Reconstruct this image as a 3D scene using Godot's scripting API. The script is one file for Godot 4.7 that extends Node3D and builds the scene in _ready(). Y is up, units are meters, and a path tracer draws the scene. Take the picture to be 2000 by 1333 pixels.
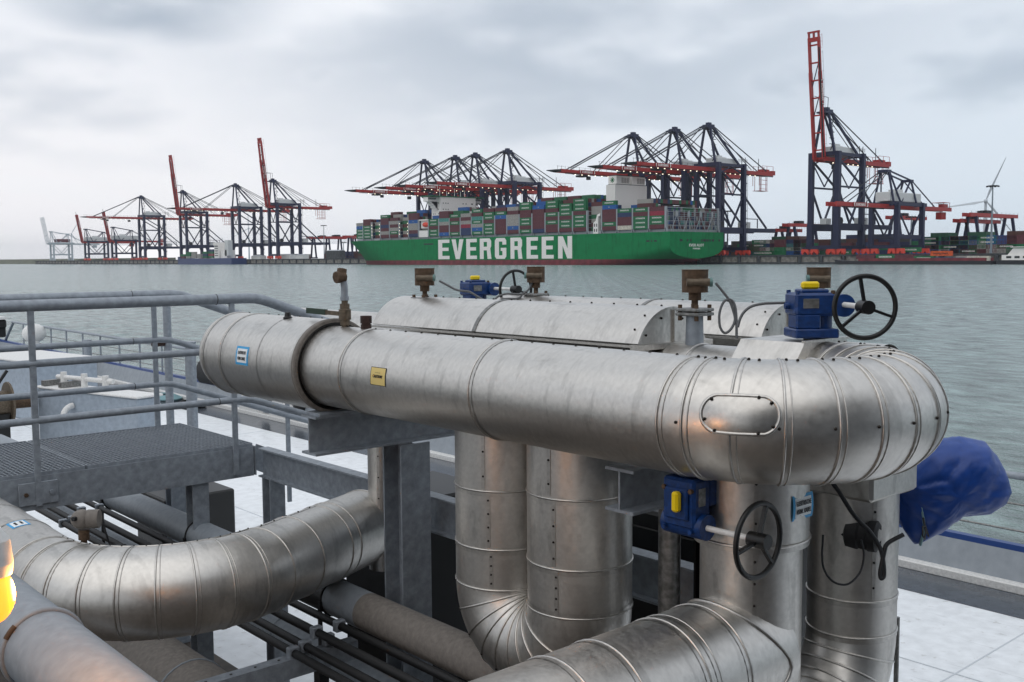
extends Node3D
# A container terminal seen over the pipework of a tanker. World: y up, water at y = 0, the tanker and the quay lie along z, +x runs from the tanker to the quay.
const CAM_HEIGHT := 5.7
var M := {}
var used := {}
var rng := RandomNumberGenerator.new()

# ---------------------------------------------------------------- naming
func numbered(n: String) -> String:
	if not used.has(n):
		used[n] = 0
		return n
	used[n] += 1
	return "%s_%03d" % [n, used[n]]

func tag(o: Node, label: String, category: String, group := "", kind := "") -> void:
	if label: o.set_meta("label", label)
	if category: o.set_meta("category", category)
	if group: o.set_meta("group", group)
	if kind: o.set_meta("kind", kind)

func thing(called: String, label: String, category: String, at := Vector3.ZERO, group := "") -> Node3D:
	var o := Node3D.new()
	o.name = numbered(called)
	add_child(o)
	o.position = at
	tag(o, label, category, group)
	return o

func copy_of(o: Node3D, at: Vector3, label: String, group := "") -> Node3D:
	var base := String(o.name)
	if base.length() > 4 and base[base.length() - 4] == "_" and base.right(3).is_valid_int(): base = base.left(base.length() - 4)
	var c: Node3D = o.duplicate()
	c.name = numbered(base)
	add_child(c)
	c.position = at
	c.set_meta("label", label)
	if group: c.set_meta("group", group)
	return c

# ---------------------------------------------------------------- mesh building
class MB:
	var v := PackedVector3Array()
	var n := PackedVector3Array()
	var c := PackedColorArray()
	var uv := PackedVector2Array()
	var col := Color.WHITE
	func tri(a: Vector3, b: Vector3, d: Vector3, na: Vector3, nb: Vector3, nd: Vector3) -> void:
		# front faces run clockwise: the winding is turned to agree with the normals
		var f := (b - a).cross(d - a)
		if f.length_squared() < 1e-16: return
		if f.dot(na + nb + nd) > 0.0:
			v.append(a); v.append(d); v.append(b); n.append(na); n.append(nd); n.append(nb)
		else:
			v.append(a); v.append(b); v.append(d); n.append(na); n.append(nb); n.append(nd)
		c.append(col); c.append(col); c.append(col)
	func quad(a: Vector3, b: Vector3, d: Vector3, e: Vector3, nn: Vector3) -> void:
		tri(a, b, d, nn, nn, nn)
		tri(a, d, e, nn, nn, nn)
	func face(pts: Array, nn: Vector3) -> void:
		for i in range(1, pts.size() - 1): tri(pts[0], pts[i], pts[i + 1], nn, nn, nn)
	func box(ce: Vector3, s: Vector3, b := Basis.IDENTITY) -> void:
		var h := s * 0.5
		for ax in 3:
			for sg in [-1.0, 1.0]:
				var nn := Vector3.ZERO
				nn[ax] = sg
				var u := Vector3.ZERO
				u[(ax + 1) % 3] = h[(ax + 1) % 3]
				var w := Vector3.ZERO
				w[(ax + 2) % 3] = h[(ax + 2) % 3]
				var o := nn * h[ax]
				quad(ce + b * (o - u - w), ce + b * (o + u - w), ce + b * (o + u + w), ce + b * (o - u + w), (b * nn).normalized())
	func bevel_box(ce: Vector3, s: Vector3, bv: float, b := Basis.IDENTITY) -> void:
		# a box with every edge chamfered
		var h := s * 0.5
		var i := h - Vector3(bv, bv, bv)
		for ax in 3:
			var a1 := (ax + 1) % 3
			var a2 := (ax + 2) % 3
			for sg in [-1.0, 1.0]:
				var q := []
				for k in [[-1, -1], [1, -1], [1, 1], [-1, 1]]:
					var p := Vector3.ZERO
					p[ax] = sg * h[ax]; p[a1] = k[0] * i[a1]; p[a2] = k[1] * i[a2]
					q.append(ce + b * p)
				var nn := Vector3.ZERO
				nn[ax] = sg
				quad(q[0], q[1], q[2], q[3], b * nn)
				for sh in [-1.0, 1.0]:
					var r := []
					for e in [-1.0, 1.0]:
						var p1 := Vector3.ZERO
						p1[ax] = sg * h[ax]; p1[a1] = sh * i[a1]; p1[a2] = e * i[a2]
						var p2 := Vector3.ZERO
						p2[ax] = sg * i[ax]; p2[a1] = sh * h[a1]; p2[a2] = e * i[a2]
						r.append([ce + b * p1, ce + b * p2])
					var n2 := Vector3.ZERO
					n2[ax] = sg; n2[a1] = sh
					quad(r[0][0], r[1][0], r[1][1], r[0][1], (b * n2).normalized())
		for sx in [-1.0, 1.0]:
			for sy in [-1.0, 1.0]:
				for sz in [-1.0, 1.0]:
					var g := Vector3(sx, sy, sz)
					face([ce + b * (Vector3(h.x, i.y, i.z) * g), ce + b * (Vector3(i.x, h.y, i.z) * g), ce + b * (Vector3(i.x, i.y, h.z) * g)], (b * g).normalized())
	static func frame(d: Vector3, up := Vector3.UP) -> Basis:
		var z := d.normalized()
		if absf(z.dot(up)) > 0.98: up = Vector3.RIGHT
		var x := up.cross(z).normalized()
		return Basis(x, z.cross(x), z)
	func bar(a: Vector3, b: Vector3, w: float, h: float, up := Vector3.UP) -> void:
		box((a + b) * 0.5, Vector3(w, h, (b - a).length()), frame(b - a, up))
	func cyl(a: Vector3, b: Vector3, r0: float, r1 := -1.0, k := 14, caps := true) -> void:
		if r1 < 0.0: r1 = r0
		var f := frame(b - a)
		var sl := (r0 - r1) / maxf((b - a).length(), 1e-6)
		for i in k:
			var t0 := TAU * i / k
			var t1 := TAU * (i + 1) / k
			var d0 := f.x * cos(t0) + f.y * sin(t0)
			var d1 := f.x * cos(t1) + f.y * sin(t1)
			var n0 := (d0 + f.z * sl).normalized()
			var n1 := (d1 + f.z * sl).normalized()
			tri(a + d0 * r0, b + d0 * r1, b + d1 * r1, n0, n0, n1)
			tri(a + d0 * r0, b + d1 * r1, a + d1 * r0, n0, n1, n1)
			if caps:
				if r0 > 0: tri(a, a + d0 * r0, a + d1 * r0, -f.z, -f.z, -f.z)
				if r1 > 0: tri(b, b + d0 * r1, b + d1 * r1, f.z, f.z, f.z)
	func tube(p: Array, r, k := 12, closed := false, caps := true) -> void:
		# sweeps a circle along points; r is a number or one radius per point
		var m := p.size()
		var fr := []
		var up := Vector3.UP
		for i in m:
			var a: Vector3 = p[(i - 1 + m) % m] if (closed or i > 0) else p[i]
			var b: Vector3 = p[(i + 1) % m] if (closed or i < m - 1) else p[i]
			var z := (b - a).normalized()
			if i == 0 and absf(z.dot(up)) > 0.95: up = Vector3.RIGHT
			var x := (up - z * up.dot(z)).normalized()
			fr.append([x, z.cross(x)])
			up = x
		var rings := m if closed else m - 1
		for i in rings:
			var j := (i + 1) % m
			var ri: float = r[i] if r is Array else r
			var rj: float = r[j] if r is Array else r
			for q in k:
				var t0 := TAU * q / k
				var t1 := TAU * (q + 1) / k
				var a0: Vector3 = fr[i][0] * cos(t0) + fr[i][1] * sin(t0)
				var a1: Vector3 = fr[i][0] * cos(t1) + fr[i][1] * sin(t1)
				var b0: Vector3 = fr[j][0] * cos(t0) + fr[j][1] * sin(t0)
				var b1: Vector3 = fr[j][0] * cos(t1) + fr[j][1] * sin(t1)
				tri(p[i] + a0 * ri, p[j] + b0 * rj, p[j] + b1 * rj, a0, b0, b1)
				tri(p[i] + a0 * ri, p[j] + b1 * rj, p[i] + a1 * ri, a0, b1, a1)
		if caps and not closed:
			for e in [0, m - 1]:
				var rr: float = r[e] if r is Array else r
				var nn: Vector3 = (p[0] - p[1]).normalized() if e == 0 else (p[m - 1] - p[m - 2]).normalized()
				for q in k:
					var t0 := TAU * q / k
					var t1 := TAU * (q + 1) / k
					tri(p[e], p[e] + (fr[e][0] * cos(t0) + fr[e][1] * sin(t0)) * rr, p[e] + (fr[e][0] * cos(t1) + fr[e][1] * sin(t1)) * rr, nn, nn, nn)
	func hoop(ce: Vector3, axis: Vector3, r: float, tr: float, k := 36, kk := 6) -> void:
		var f := frame(axis)
		var p := []
		for i in k: p.append(ce + (f.x * cos(TAU * i / k) + f.y * sin(TAU * i / k)) * r)
		tube(p, tr, kk, true)
	func ball(ce: Vector3, r: float, k := 10, sc := Vector3.ONE) -> void:
		for i in k:
			for j in 2 * k:
				var q := []
				for e in [[0, 0], [1, 0], [1, 1], [0, 1]]:
					var t: float = PI * (i + e[0]) / k
					var u: float = PI * (j + e[1]) / k
					q.append(Vector3(sin(t) * cos(u), cos(t), sin(t) * sin(u)))
				var pp := []
				for d in q: pp.append(ce + d * sc * r)
				var nn := []
				for d in q: nn.append((d / sc).normalized())
				tri(pp[0], pp[1], pp[2], nn[0], nn[1], nn[2])
				tri(pp[0], pp[2], pp[3], nn[0], nn[2], nn[3])
	func lathe(a: Vector3, axis: Vector3, prof: Array, k := 24) -> void:
		# prof: [distance along the axis, radius] pairs
		for i in prof.size() - 1:
			cyl(a + axis * prof[i][0], a + axis * (prof[i + 1][0] + (1e-5 if prof[i][0] == prof[i + 1][0] else 0.0)), prof[i][1], prof[i + 1][1], k, false)
	func prism(poly: Array, off: Vector3) -> void:
		# poly: points of a flat outline, pushed along off
		var cen := Vector3.ZERO
		for p in poly: cen += p
		cen /= poly.size()
		var nn := off.normalized()
		var p2 := PackedVector2Array()
		var f := frame(nn)
		for p in poly: p2.append(Vector2(f.x.dot(p), f.y.dot(p)))
		var ix := Geometry2D.triangulate_polygon(p2)
		for i in range(0, ix.size(), 3):
			tri(poly[ix[i]], poly[ix[i + 1]], poly[ix[i + 2]], -nn, -nn, -nn)
			tri(poly[ix[i]] + off, poly[ix[i + 1]] + off, poly[ix[i + 2]] + off, nn, nn, nn)
		var cw := Geometry2D.is_polygon_clockwise(p2)
		for i in poly.size():
			var a: Vector3 = poly[i]
			var b: Vector3 = poly[(i + 1) % poly.size()]
			var sn := (b - a).cross(nn).normalized()
			if cw: sn = -sn
			quad(a, b, b + off, a + off, sn)
	func mesh() -> ArrayMesh:
		var m := ArrayMesh.new()
		if v.is_empty(): return m
		var ar := []
		ar.resize(Mesh.ARRAY_MAX)
		ar[Mesh.ARRAY_VERTEX] = v
		ar[Mesh.ARRAY_NORMAL] = n
		ar[Mesh.ARRAY_COLOR] = c
		if uv.size() == v.size(): ar[Mesh.ARRAY_TEX_UV] = uv
		m.add_surface_from_arrays(Mesh.PRIMITIVE_TRIANGLES, ar)
		return m

func mb() -> MB: return MB.new()

func put(b, called: String, mat: Material, parent: Node = null, at := Vector3.ZERO) -> MeshInstance3D:
	var o := MeshInstance3D.new()
	o.mesh = b.mesh() if b is MB else b
	o.material_override = mat
	o.position = at
	if parent == null:
		o.name = numbered(called)
		add_child(o)
	else:
		o.name = called
		parent.add_child(o, true)
	return o

func structure(b, called: String, mat: Material) -> MeshInstance3D:
	var o := put(b, called, mat)
	o.set_meta("kind", "structure")
	return o

func lettering(txt: String, h: float, mat: Material, parent: Node, xf: Transform3D, bold := true, depth := 0.01, wide := 1.0) -> MeshInstance3D:
	var f := SystemFont.new()
	f.font_names = PackedStringArray(["Droid Sans"])
	f.font_weight = 700 if bold else 400
	var t := TextMesh.new()
	t.text = txt
	t.font = f
	t.font_size = 32
	t.pixel_size = h / 23.0
	t.depth = depth
	t.curve_step = 2.0
	var o := MeshInstance3D.new()
	o.mesh = t
	o.material_override = mat
	o.name = "lettering"
	o.transform = xf * Transform3D(Basis.from_scale(Vector3(wide, 1, 1)), Vector3.ZERO)
	parent.add_child(o, true)
	return o

# ---------------------------------------------------------------- materials
func noise_image(sd: int, freq: float, lo: float, hi: float, size := 256, oct := 4, stretch := Vector2.ONE, gain := 0.55) -> Image:
	var f := FastNoiseLite.new()
	f.seed = sd
	f.noise_type = FastNoiseLite.TYPE_SIMPLEX_SMOOTH
	f.frequency = freq
	f.fractal_type = FastNoiseLite.FRACTAL_FBM
	f.fractal_octaves = oct
	f.fractal_gain = gain
	var im := f.get_seamless_image(int(size / stretch.x), int(size / stretch.y), false, false, 0.15, true)
	if stretch != Vector2.ONE: im.resize(size, size, Image.INTERPOLATE_CUBIC)
	im.convert(Image.FORMAT_L8)
	var d := im.get_data()
	for i in d.size():
		d[i] = int(clampf(lo + (hi - lo) * d[i] / 255.0, 0.0, 1.0) * 255.0)
	return Image.create_from_data(size, size, false, Image.FORMAT_L8, d)

func tex(im: Image) -> ImageTexture:
	im.generate_mipmaps()
	return ImageTexture.create_from_image(im)

func mat(c: Color, rough := 0.6, metal := 0.0, o := {}) -> StandardMaterial3D:
	var m := StandardMaterial3D.new()
	m.albedo_color = c
	m.roughness = rough
	m.metallic = metal
	if o.has("spec"): m.metallic_specular = o.spec
	if o.has("tri"):
		m.uv1_triplanar = true
		m.uv1_world_triplanar = true
		m.uv1_scale = Vector3.ONE * o.tri
		if o.tri is Vector3: m.uv1_scale = o.tri
	if o.has("alb"): m.albedo_texture = o.alb
	if o.has("rgh"):
		m.roughness_texture = o.rgh
		m.roughness_texture_channel = BaseMaterial3D.TEXTURE_CHANNEL_RED
	if o.has("nrm"):
		m.normal_enabled = true
		m.normal_texture = o.nrm
		m.normal_scale = o.get("ns", 1.0)
	if o.get("vc", false): m.vertex_color_use_as_albedo = true
	if o.has("emit"):
		m.emission_enabled = true
		m.emission = o.emit
		m.emission_energy_multiplier = o.get("ee", 1.0)
	if o.get("coat", 0.0) > 0.0:
		m.clearcoat_enabled = true
		m.clearcoat = o.coat
		m.clearcoat_roughness = 0.25
	return m

func smudge_image() -> Image:
	# satin sheet metal: fine grain with sparse darker smears
	var a := noise_image(14, 0.05, 0.9, 1.0, 512, 5)
	var b := noise_image(16, 0.012, 0.0, 1.0, 512, 5, Vector2(1, 3), 0.6)
	var d := a.get_data()
	var e := b.get_data()
	for i in d.size():
		d[i] = int(d[i] * (1.0 - 0.10 * smoothstep(0.62, 0.85, e[i] / 255.0)))
	return Image.create_from_data(512, 512, false, Image.FORMAT_L8, d)

func deck_image() -> Image:
	# white deck paint with scuffs and dried water stains
	var a := noise_image(8, 0.02, 0.9, 1.0, 1024, 5)
	var b := noise_image(17, 0.02, 0.0, 1.0, 1024, 5, Vector2.ONE, 0.62)
	var c := noise_image(18, 0.03, 0.0, 1.0, 1024, 4, Vector2(1, 12), 0.6)
	var da := a.get_data()
	var db := b.get_data()
	var dc := c.get_data()
	var o := PackedByteArray()
	o.resize(da.size() * 3)
	for i in da.size():
		var k := da[i] / 255.0
		var st := smoothstep(0.7, 0.86, db[i] / 255.0) * 0.10
		var sc := smoothstep(0.8, 0.9, dc[i] / 255.0) * 0.06
		o[i * 3] = int(255 * k * (1.0 - st - sc)); o[i * 3 + 1] = int(255 * k * (1.0 - st * 1.06 - sc)); o[i * 3 + 2] = int(255 * k * (1.0 - st * 1.15 - sc))
	return Image.create_from_data(1024, 1024, false, Image.FORMAT_RGB8, o)

func hull_image() -> Image:
	# hull paint with faint runs below the scuppers
	var a := noise_image(11, 0.02, 0.88, 1.0, 512, 5)
	var c := noise_image(19, 0.05, 0.0, 1.0, 512, 3, Vector2(1, 10), 0.6)
	var da := a.get_data()
	var dc := c.get_data()
	for i in da.size(): da[i] = int(da[i] * (1.0 - 0.10 * smoothstep(0.6, 0.8, dc[i] / 255.0)))
	return Image.create_from_data(512, 512, false, Image.FORMAT_L8, da)

func hexc(s: String) -> Color: return Color.html(s)

func make_materials() -> void:
	var grain := tex(noise_image(1, 0.02, 0.84, 1.0, 512, 5))
	var blotch := tex(noise_image(2, 0.01, 0.66, 1.1, 512, 5))
	var fine := tex(noise_image(3, 0.09, 0.7, 1.0, 512, 3))
	var rgh := tex(noise_image(4, 0.014, 0.72, 1.0, 512, 5))
	var satin := tex(noise_image(14, 0.03, 0.9, 1.0, 512, 5))
	var brush := tex(noise_image(5, 0.05, 0.6, 1.0, 512, 3, Vector2(1, 8)))
	var bump := noise_image(6, 0.01, 0.0, 1.0, 512, 4)
	bump.bump_map_to_normal_map(3.0)
	var dents := tex(bump)
	var spangle_im := noise_image(7, 0.05, 0.2, 1.0, 512, 2)
	var spangle := tex(spangle_im)
	M.clad = mat(hexc("d6d3ce"), 0.5, 1.0, {"tri": 1.1, "alb": tex(smudge_image()), "rgh": tex(noise_image(15, 0.05, 0.62, 1.0, 512, 5, Vector2.ONE, 0.7)), "nrm": dents, "ns": 0.13})
	M.band = mat(hexc("d2cfca"), 0.36, 1.0, {"tri": 3.0, "alb": grain})
	M.galv = mat(hexc("98a0a9"), 0.55, 0.25, {"tri": 1.6, "alb": tex(noise_image(21, 0.012, 0.8, 1.04, 512, 6, Vector2.ONE, 0.65)), "rgh": rgh})
	M.pipe_grey = mat(hexc("8f979f"), 0.5, 0.1, {"tri": 1.5, "alb": grain})
	M.pipe_dirty = mat(hexc("847e78"), 0.75, 0.1, {"tri": 1.3, "alb": tex(noise_image(22, 0.03, 0.72, 1.05, 512, 6, Vector2.ONE, 0.7))})
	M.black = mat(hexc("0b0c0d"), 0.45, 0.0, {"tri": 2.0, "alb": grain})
	M.rubber = mat(hexc("16171a"), 0.65)
	M.hose = mat(hexc("0d0e10"), 0.6)
	M.screw = mat(hexc("2e2a27"), 0.5, 0.7)
	M.rust = mat(hexc("64503e"), 0.7, 0.3, {"tri": 5.0, "alb": blotch})
	M.rust_dark = mat(hexc("43302a"), 0.75, 0.3, {"tri": 5.0, "alb": blotch})
	M.brass = mat(hexc("75695a"), 0.55, 0.5, {"tri": 5.0, "alb": blotch})
	M.steel = mat(hexc("9a9a98"), 0.45, 0.8, {"tri": 4.0, "alb": blotch})
	M.blue = mat(hexc("0b3a78"), 0.42, 0.0, {"tri": 5.0, "alb": blotch, "nrm": dents, "ns": 0.25})
	M.blue_dark = mat(hexc("14305c"), 0.45, 0.0)
	M.yellow = mat(hexc("e6c800"), 0.45)
	M.white = mat(hexc("e8e8e6"), 0.45, 0.0, {"tri": 2.0, "alb": grain})
	M.cable = mat(hexc("5a5c5e"), 0.5)
	M.cable_dark = mat(hexc("24262a"), 0.5)
	M.green_grip = mat(hexc("24382c"), 0.6)
	M.tarp = mat(hexc("0b459c"), 0.45, 0.0, {"tri": 1.5, "alb": grain, "nrm": dents, "ns": 0.3})
	M.deck = mat(hexc("eef2f5"), 0.42, 0.0, {"tri": 0.22, "alb": tex(deck_image()), "rgh": rgh, "spec": 0.5})
	M.deck_dark = mat(hexc("555b63"), 0.22, 0.0, {"tri": 0.4, "alb": grain, "rgh": rgh})
	M.deck_grey = mat(hexc("8d959d"), 0.5, 0.0, {"tri": 0.5, "alb": grain})
	M.rack_deck = mat(hexc("4d443c"), 0.7, 0.0, {"tri": 0.5, "alb": blotch})
	M.house = mat(hexc("6c7075"), 0.6, 0.0, {"tri": 0.5, "alb": grain})
	M.seam = mat(hexc("c4cacf"), 0.5)
	M.locker = mat(hexc("9fabb8"), 0.5, 0.0, {"tri": 0.6, "alb": grain})
	M.edge_blue = mat(hexc("123a7a"), 0.4)
	M.hull_dark = mat(hexc("1c2026"), 0.5)
	M.rope = mat(hexc("7fa0a6"), 0.9)
	M.rope_black = mat(hexc("1b1a19"), 0.9)
	M.sticker_blue = mat(hexc("3aa0d8"), 0.5)
	M.sticker_white = mat(hexc("e9edee"), 0.5)
	M.sticker_yellow = mat(hexc("d8c27a"), 0.55)
	M.ink = mat(hexc("20242a"), 0.6)
	# far things
	M.ship_green = mat(hexc("05804a"), 0.65, 0.0, {"spec": 0.3, "tri": 0.012, "alb": tex(hull_image())})
	M.ship_red = mat(hexc("7c2f38"), 0.6, 0.0, {"tri": 0.03, "alb": blotch})
	M.ship_white = mat(hexc("e9e6e2"), 0.55)
	M.ship_grey = mat(hexc("9aa0a6"), 0.55)
	M.ship_dark = mat(hexc("20282a"), 0.6)
	M.deck_green = mat(hexc("12603c"), 0.6)
	M.crane_blue = mat(hexc("0f1a42"), 0.5, 0.0, {"tri": 0.05, "alb": grain})
	M.crane_red = mat(hexc("b02c28"), 0.5, 0.0, {"tri": 0.05, "alb": grain})
	M.crane_black = mat(hexc("15171c"), 0.6)
	M.crane_white = mat(hexc("c9cccc"), 0.55)
	M.crane_cable = mat(hexc("1a1e2a"), 0.6)
	M.sign_red = mat(hexc("8c1c20"), 0.5)
	M.bogie = mat(hexc("d2402e"), 0.5)
	M.concrete = mat(hexc("8b8882"), 0.85, 0.0, {"tri": 0.05, "alb": blotch})
	M.concrete_dark = mat(hexc("4c5054"), 0.85, 0.0, {"tri": 0.05, "alb": blotch})
	M.apron = mat(hexc("77756f"), 0.9, 0.0, {"tri": 0.02, "alb": grain})
	M.dike = mat(hexc("6d7060"), 0.95, 0.0, {"tri": 0.01, "alb": blotch})
	M.pale_crane = mat(hexc("a9b4bb"), 0.6)
	M.turbine = mat(hexc("b9c1c8"), 0.5)
	M.mast = mat(hexc("7c8890"), 0.5, 0.3)
	M.floodlight = mat(hexc("fff2d8"), 0.4, 0.0, {"emit": hexc("fff0d0"), "ee": 2.0})
	M.feeder_blue = mat(hexc("1e3566"), 0.5)
	M.lifeboat = mat(hexc("d8452e"), 0.5)
	M.orange = mat(hexc("e4622a"), 0.5)
	var cc := {"G": "0e7446", "M": "66303a", "S": "a9a7a2", "B": "1763b0", "N": "243a68", "T": "4c9a92", "R": "a02a44", "W": "d8d2c4", "O": "e4622a"}
	for k in cc: M["box_" + k] = mat(hexc(cc[k]), 0.55, 0.0, {"tri": 0.09, "alb": blotch_soft()})
	M.signal_green = mat(hexc("5b7a78"), 0.5, 0.2)
	M.stack = mat(Color.WHITE, 0.6, 0.0, {"vc": true})

var _bs: ImageTexture
func blotch_soft() -> ImageTexture:
	if _bs == null: _bs = tex(noise_image(12, 0.03, 0.75, 1.1, 256, 4))
	return _bs

# ---------------------------------------------------------------- sky, camera, light
func sky_image() -> Image:
	var w := 2048
	var h := 1024
	var f := FastNoiseLite.new()
	f.seed = 23
	f.noise_type = FastNoiseLite.TYPE_SIMPLEX_SMOOTH
	f.frequency = 1.0
	f.fractal_type = FastNoiseLite.FRACTAL_FBM
	f.fractal_octaves = 6
	f.fractal_gain = 0.52
	var g := FastNoiseLite.new()
	g.seed = 5
	g.noise_type = FastNoiseLite.TYPE_SIMPLEX_SMOOTH
	g.frequency = 0.7
	g.fractal_octaves = 3
	var d := PackedByteArray()
	d.resize(w * h * 3)
	var warm := Vector3(0.905, 0.902, 0.912)
	var cool := Vector3(0.79, 0.832, 0.872)
	var high := Vector3(0.83, 0.852, 0.885)
	var dark := Vector3(0.50, 0.56, 0.63)
	var white := Vector3(0.91, 0.918, 0.935)
	var view := Vector3(sin(deg_to_rad(41.5)), 0, -cos(deg_to_rad(41.5)))
	var right := Vector3(cos(deg_to_rad(41.5)), 0, sin(deg_to_rad(41.5)))
	for j in h:
		var el := PI * (0.5 - (j + 0.5) / h)
		var y := sin(el)
		var ce := cos(el)
		for i in w:
			var az := TAU * (i + 0.5) / w
			var dir := Vector3(sin(az) * ce, y, -cos(az) * ce)
			var o := (j * w + i) * 3
			if y < -0.02:
				d[o] = 150; d[o + 1] = 160; d[o + 2] = 164
				continue
			var side := clampf(dir.dot(right) * 0.9 + 0.5, 0.0, 1.0)
			var base := warm.lerp(cool, smoothstep(0.1, 0.9, side))
			base = base.lerp(high, smoothstep(0.02, 0.35, y))
			# a cloud layer at a fixed height, so that the clouds crowd together towards the horizon
			var q := Vector3(dir.x, 0, dir.z) / (maxf(y, 0.0) + 0.16)
			var n := f.get_noise_3d(q.x * 0.8, q.z * 0.8, 3.1)
			var n2 := g.get_noise_3d(q.x * 0.5, q.z * 0.5, 7.7)
			var band := smoothstep(0.05, 0.2, y)
			var dk := smoothstep(0.02, 0.42, n * 0.75 + n2 * 0.45) * band
			var lt := smoothstep(0.05, 0.5, -n * 0.8 - n2 * 0.2) * band
			# the heavy cloud high over the far cranes
			var cl := Vector2(dir.dot(right) + 0.32, y - 0.238)
			cl.y *= 1.6
			var bank := Vector2(dir.dot(right) - 0.05, (y - 0.2) * 2.6).length()
			dk = maxf(dk * 0.8, smoothstep(0.12, 0.0, cl.length() + n * 0.1) * 1.1)
			dk = maxf(dk, smoothstep(0.5, 0.1, bank + n * 0.25) * smoothstep(-0.35, 0.3, n + n2 * 0.4) * 0.85)
			var c := base.lerp(dark, dk * 0.6).lerp(white, lt * 0.85)
			d[o] = int(clampf(c.x, 0, 1) * 255); d[o + 1] = int(clampf(c.y, 0, 1) * 255); d[o + 2] = int(clampf(c.z, 0, 1) * 255)
	return Image.create_from_data(w, h, false, Image.FORMAT_RGB8, d)

func set_view() -> void:
	var cam := Camera3D.new()
	cam.name = "camera"
	add_child(cam)
	cam.position = Vector3(0, CAM_HEIGHT, 0)
	cam.rotation_order = EULER_ORDER_YXZ
	cam.rotation_degrees = Vector3(-4.64, -41.5, -0.4)
	cam.fov = 36.86
	cam.near = 0.1
	cam.far = 12000
	cam.current = true
	var e := Environment.new()
	e.background_mode = Environment.BG_SKY
	var s := Sky.new()
	var pm := PanoramaSkyMaterial.new()
	pm.panorama = ImageTexture.create_from_image(sky_image())
	s.sky_material = pm
	e.sky = s
	e.background_energy_multiplier = 1.0
	e.tonemap_mode = Environment.TONE_MAPPER_LINEAR
	e.tonemap_exposure = 1.24
	e.ssao_enabled = true
	e.ssil_enabled = true
	e.sdfgi_enabled = true
	e.fog_enabled = true
	e.fog_density = 0.00005
	e.fog_light_color = hexc("e4eaf2")
	var we := WorldEnvironment.new()
	we.name = "world_environment"
	we.environment = e
	add_child(we)
	var sun := DirectionalLight3D.new()
	sun.name = "sun"
	sun.light_energy = 0.2
	sun.light_color = hexc("fff6ea")
	sun.light_angular_distance = 80.0
	sun.shadow_enabled = true
	add_child(sun)
	sun.look_at_from_position(Vector3.ZERO, Vector3(0.55, -1.0, -0.12))

# ---------------------------------------------------------------- water and shores
func make_water() -> void:
	var im := noise_image(31, 0.02, 0.0, 1.0, 1024, 5, Vector2(1, 2), 0.62)
	im.bump_map_to_normal_map(22.0)
	var im2 := noise_image(32, 0.012, 0.55, 1.0, 512, 4, Vector2(1, 2))
	var m := mat(hexc("98afad"), 0.2, 0.0, {"nrm": tex(im), "ns": 1.3, "alb": tex(im2), "spec": 0.5})
	m.uv1_scale = Vector3(1, 1, 1)
	var b := mb()
	# a fan of rings round the camera: waves as real relief near by, flat water further out
	var f := FastNoiseLite.new()
	f.seed = 77
	f.noise_type = FastNoiseLite.TYPE_SIMPLEX_SMOOTH
	f.frequency = 0.22
	f.fractal_octaves = 3
	var radii := [0.0]
	var r := 14.0
	while r < 420.0:
		radii.append(r)
		r *= 1.0 + 0.0055 + 0.0025 * clampf(r / 420.0, 0, 1)
	for q in [460, 600, 900, 1500, 2600, 5000, 11000]: radii.append(float(q))
	var na := 260
	var a0 := deg_to_rad(2.0)
	var a1 := deg_to_rad(82.0)
	var rows := []
	for rr in radii:
		var row := PackedVector3Array()
		for k in na + 1:
			var a := lerpf(a0, a1, float(k) / na)
			var p := Vector3(sin(a) * rr, 0, -cos(a) * rr)
			var fade := smoothstep(420.0, 260.0, rr) * smoothstep(12.0, 16.0, rr)
			if fade > 0.0: p.y = f.get_noise_2d(p.x * 1.0, p.z * 1.7) * (0.10 + 0.09 * f.get_noise_2d(p.x * 0.06, p.z * 0.11 + 40.0)) * fade
			row.append(p)
		rows.append(row)
	var V := PackedVector3Array()
	var N := PackedVector3Array()
	var U := PackedVector2Array()
	var I := PackedInt32Array()
	for i in rows.size():
		for k in na + 1:
			V.append(rows[i][k])
			var pk: Vector3 = rows[i][mini(k + 1, na)] - rows[i][maxi(k - 1, 0)]
			var pi: Vector3 = rows[mini(i + 1, rows.size() - 1)][k] - rows[maxi(i - 1, 0)][k]
			var nn := pk.cross(pi).normalized()
			if nn.y < 0: nn = -nn
			if nn.length() < 0.5: nn = Vector3.UP
			N.append(nn)
			U.append(Vector2(rows[i][k].x, rows[i][k].z) / 10.0)
	for i in rows.size() - 1:
		for k in na:
			var p := i * (na + 1) + k
			I.append_array([p, p + na + 1, p + 1, p + 1, p + na + 1, p + na + 2])
	var ar := []
	ar.resize(Mesh.ARRAY_MAX)
	ar[Mesh.ARRAY_VERTEX] = V
	ar[Mesh.ARRAY_NORMAL] = N
	ar[Mesh.ARRAY_TEX_UV] = U
	ar[Mesh.ARRAY_INDEX] = I
	var me := ArrayMesh.new()
	me.add_surface_from_arrays(Mesh.PRIMITIVE_TRIANGLES, ar)
	structure(me, "water", m)
	# the rest of the basin, out of view
	var fl := mb()
	for k in 12:
		var s0 := a1 + (TAU - (a1 - a0)) * k / 12.0
		var s1 := a1 + (TAU - (a1 - a0)) * (k + 1) / 12.0
		fl.face([Vector3.ZERO, Vector3(sin(s0), 0, -cos(s0)) * 11000.0, Vector3(sin(s1), 0, -cos(s1)) * 11000.0], Vector3.UP)
	structure(fl, "basin_water", mat(hexc("566a68"), 0.25))

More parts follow.
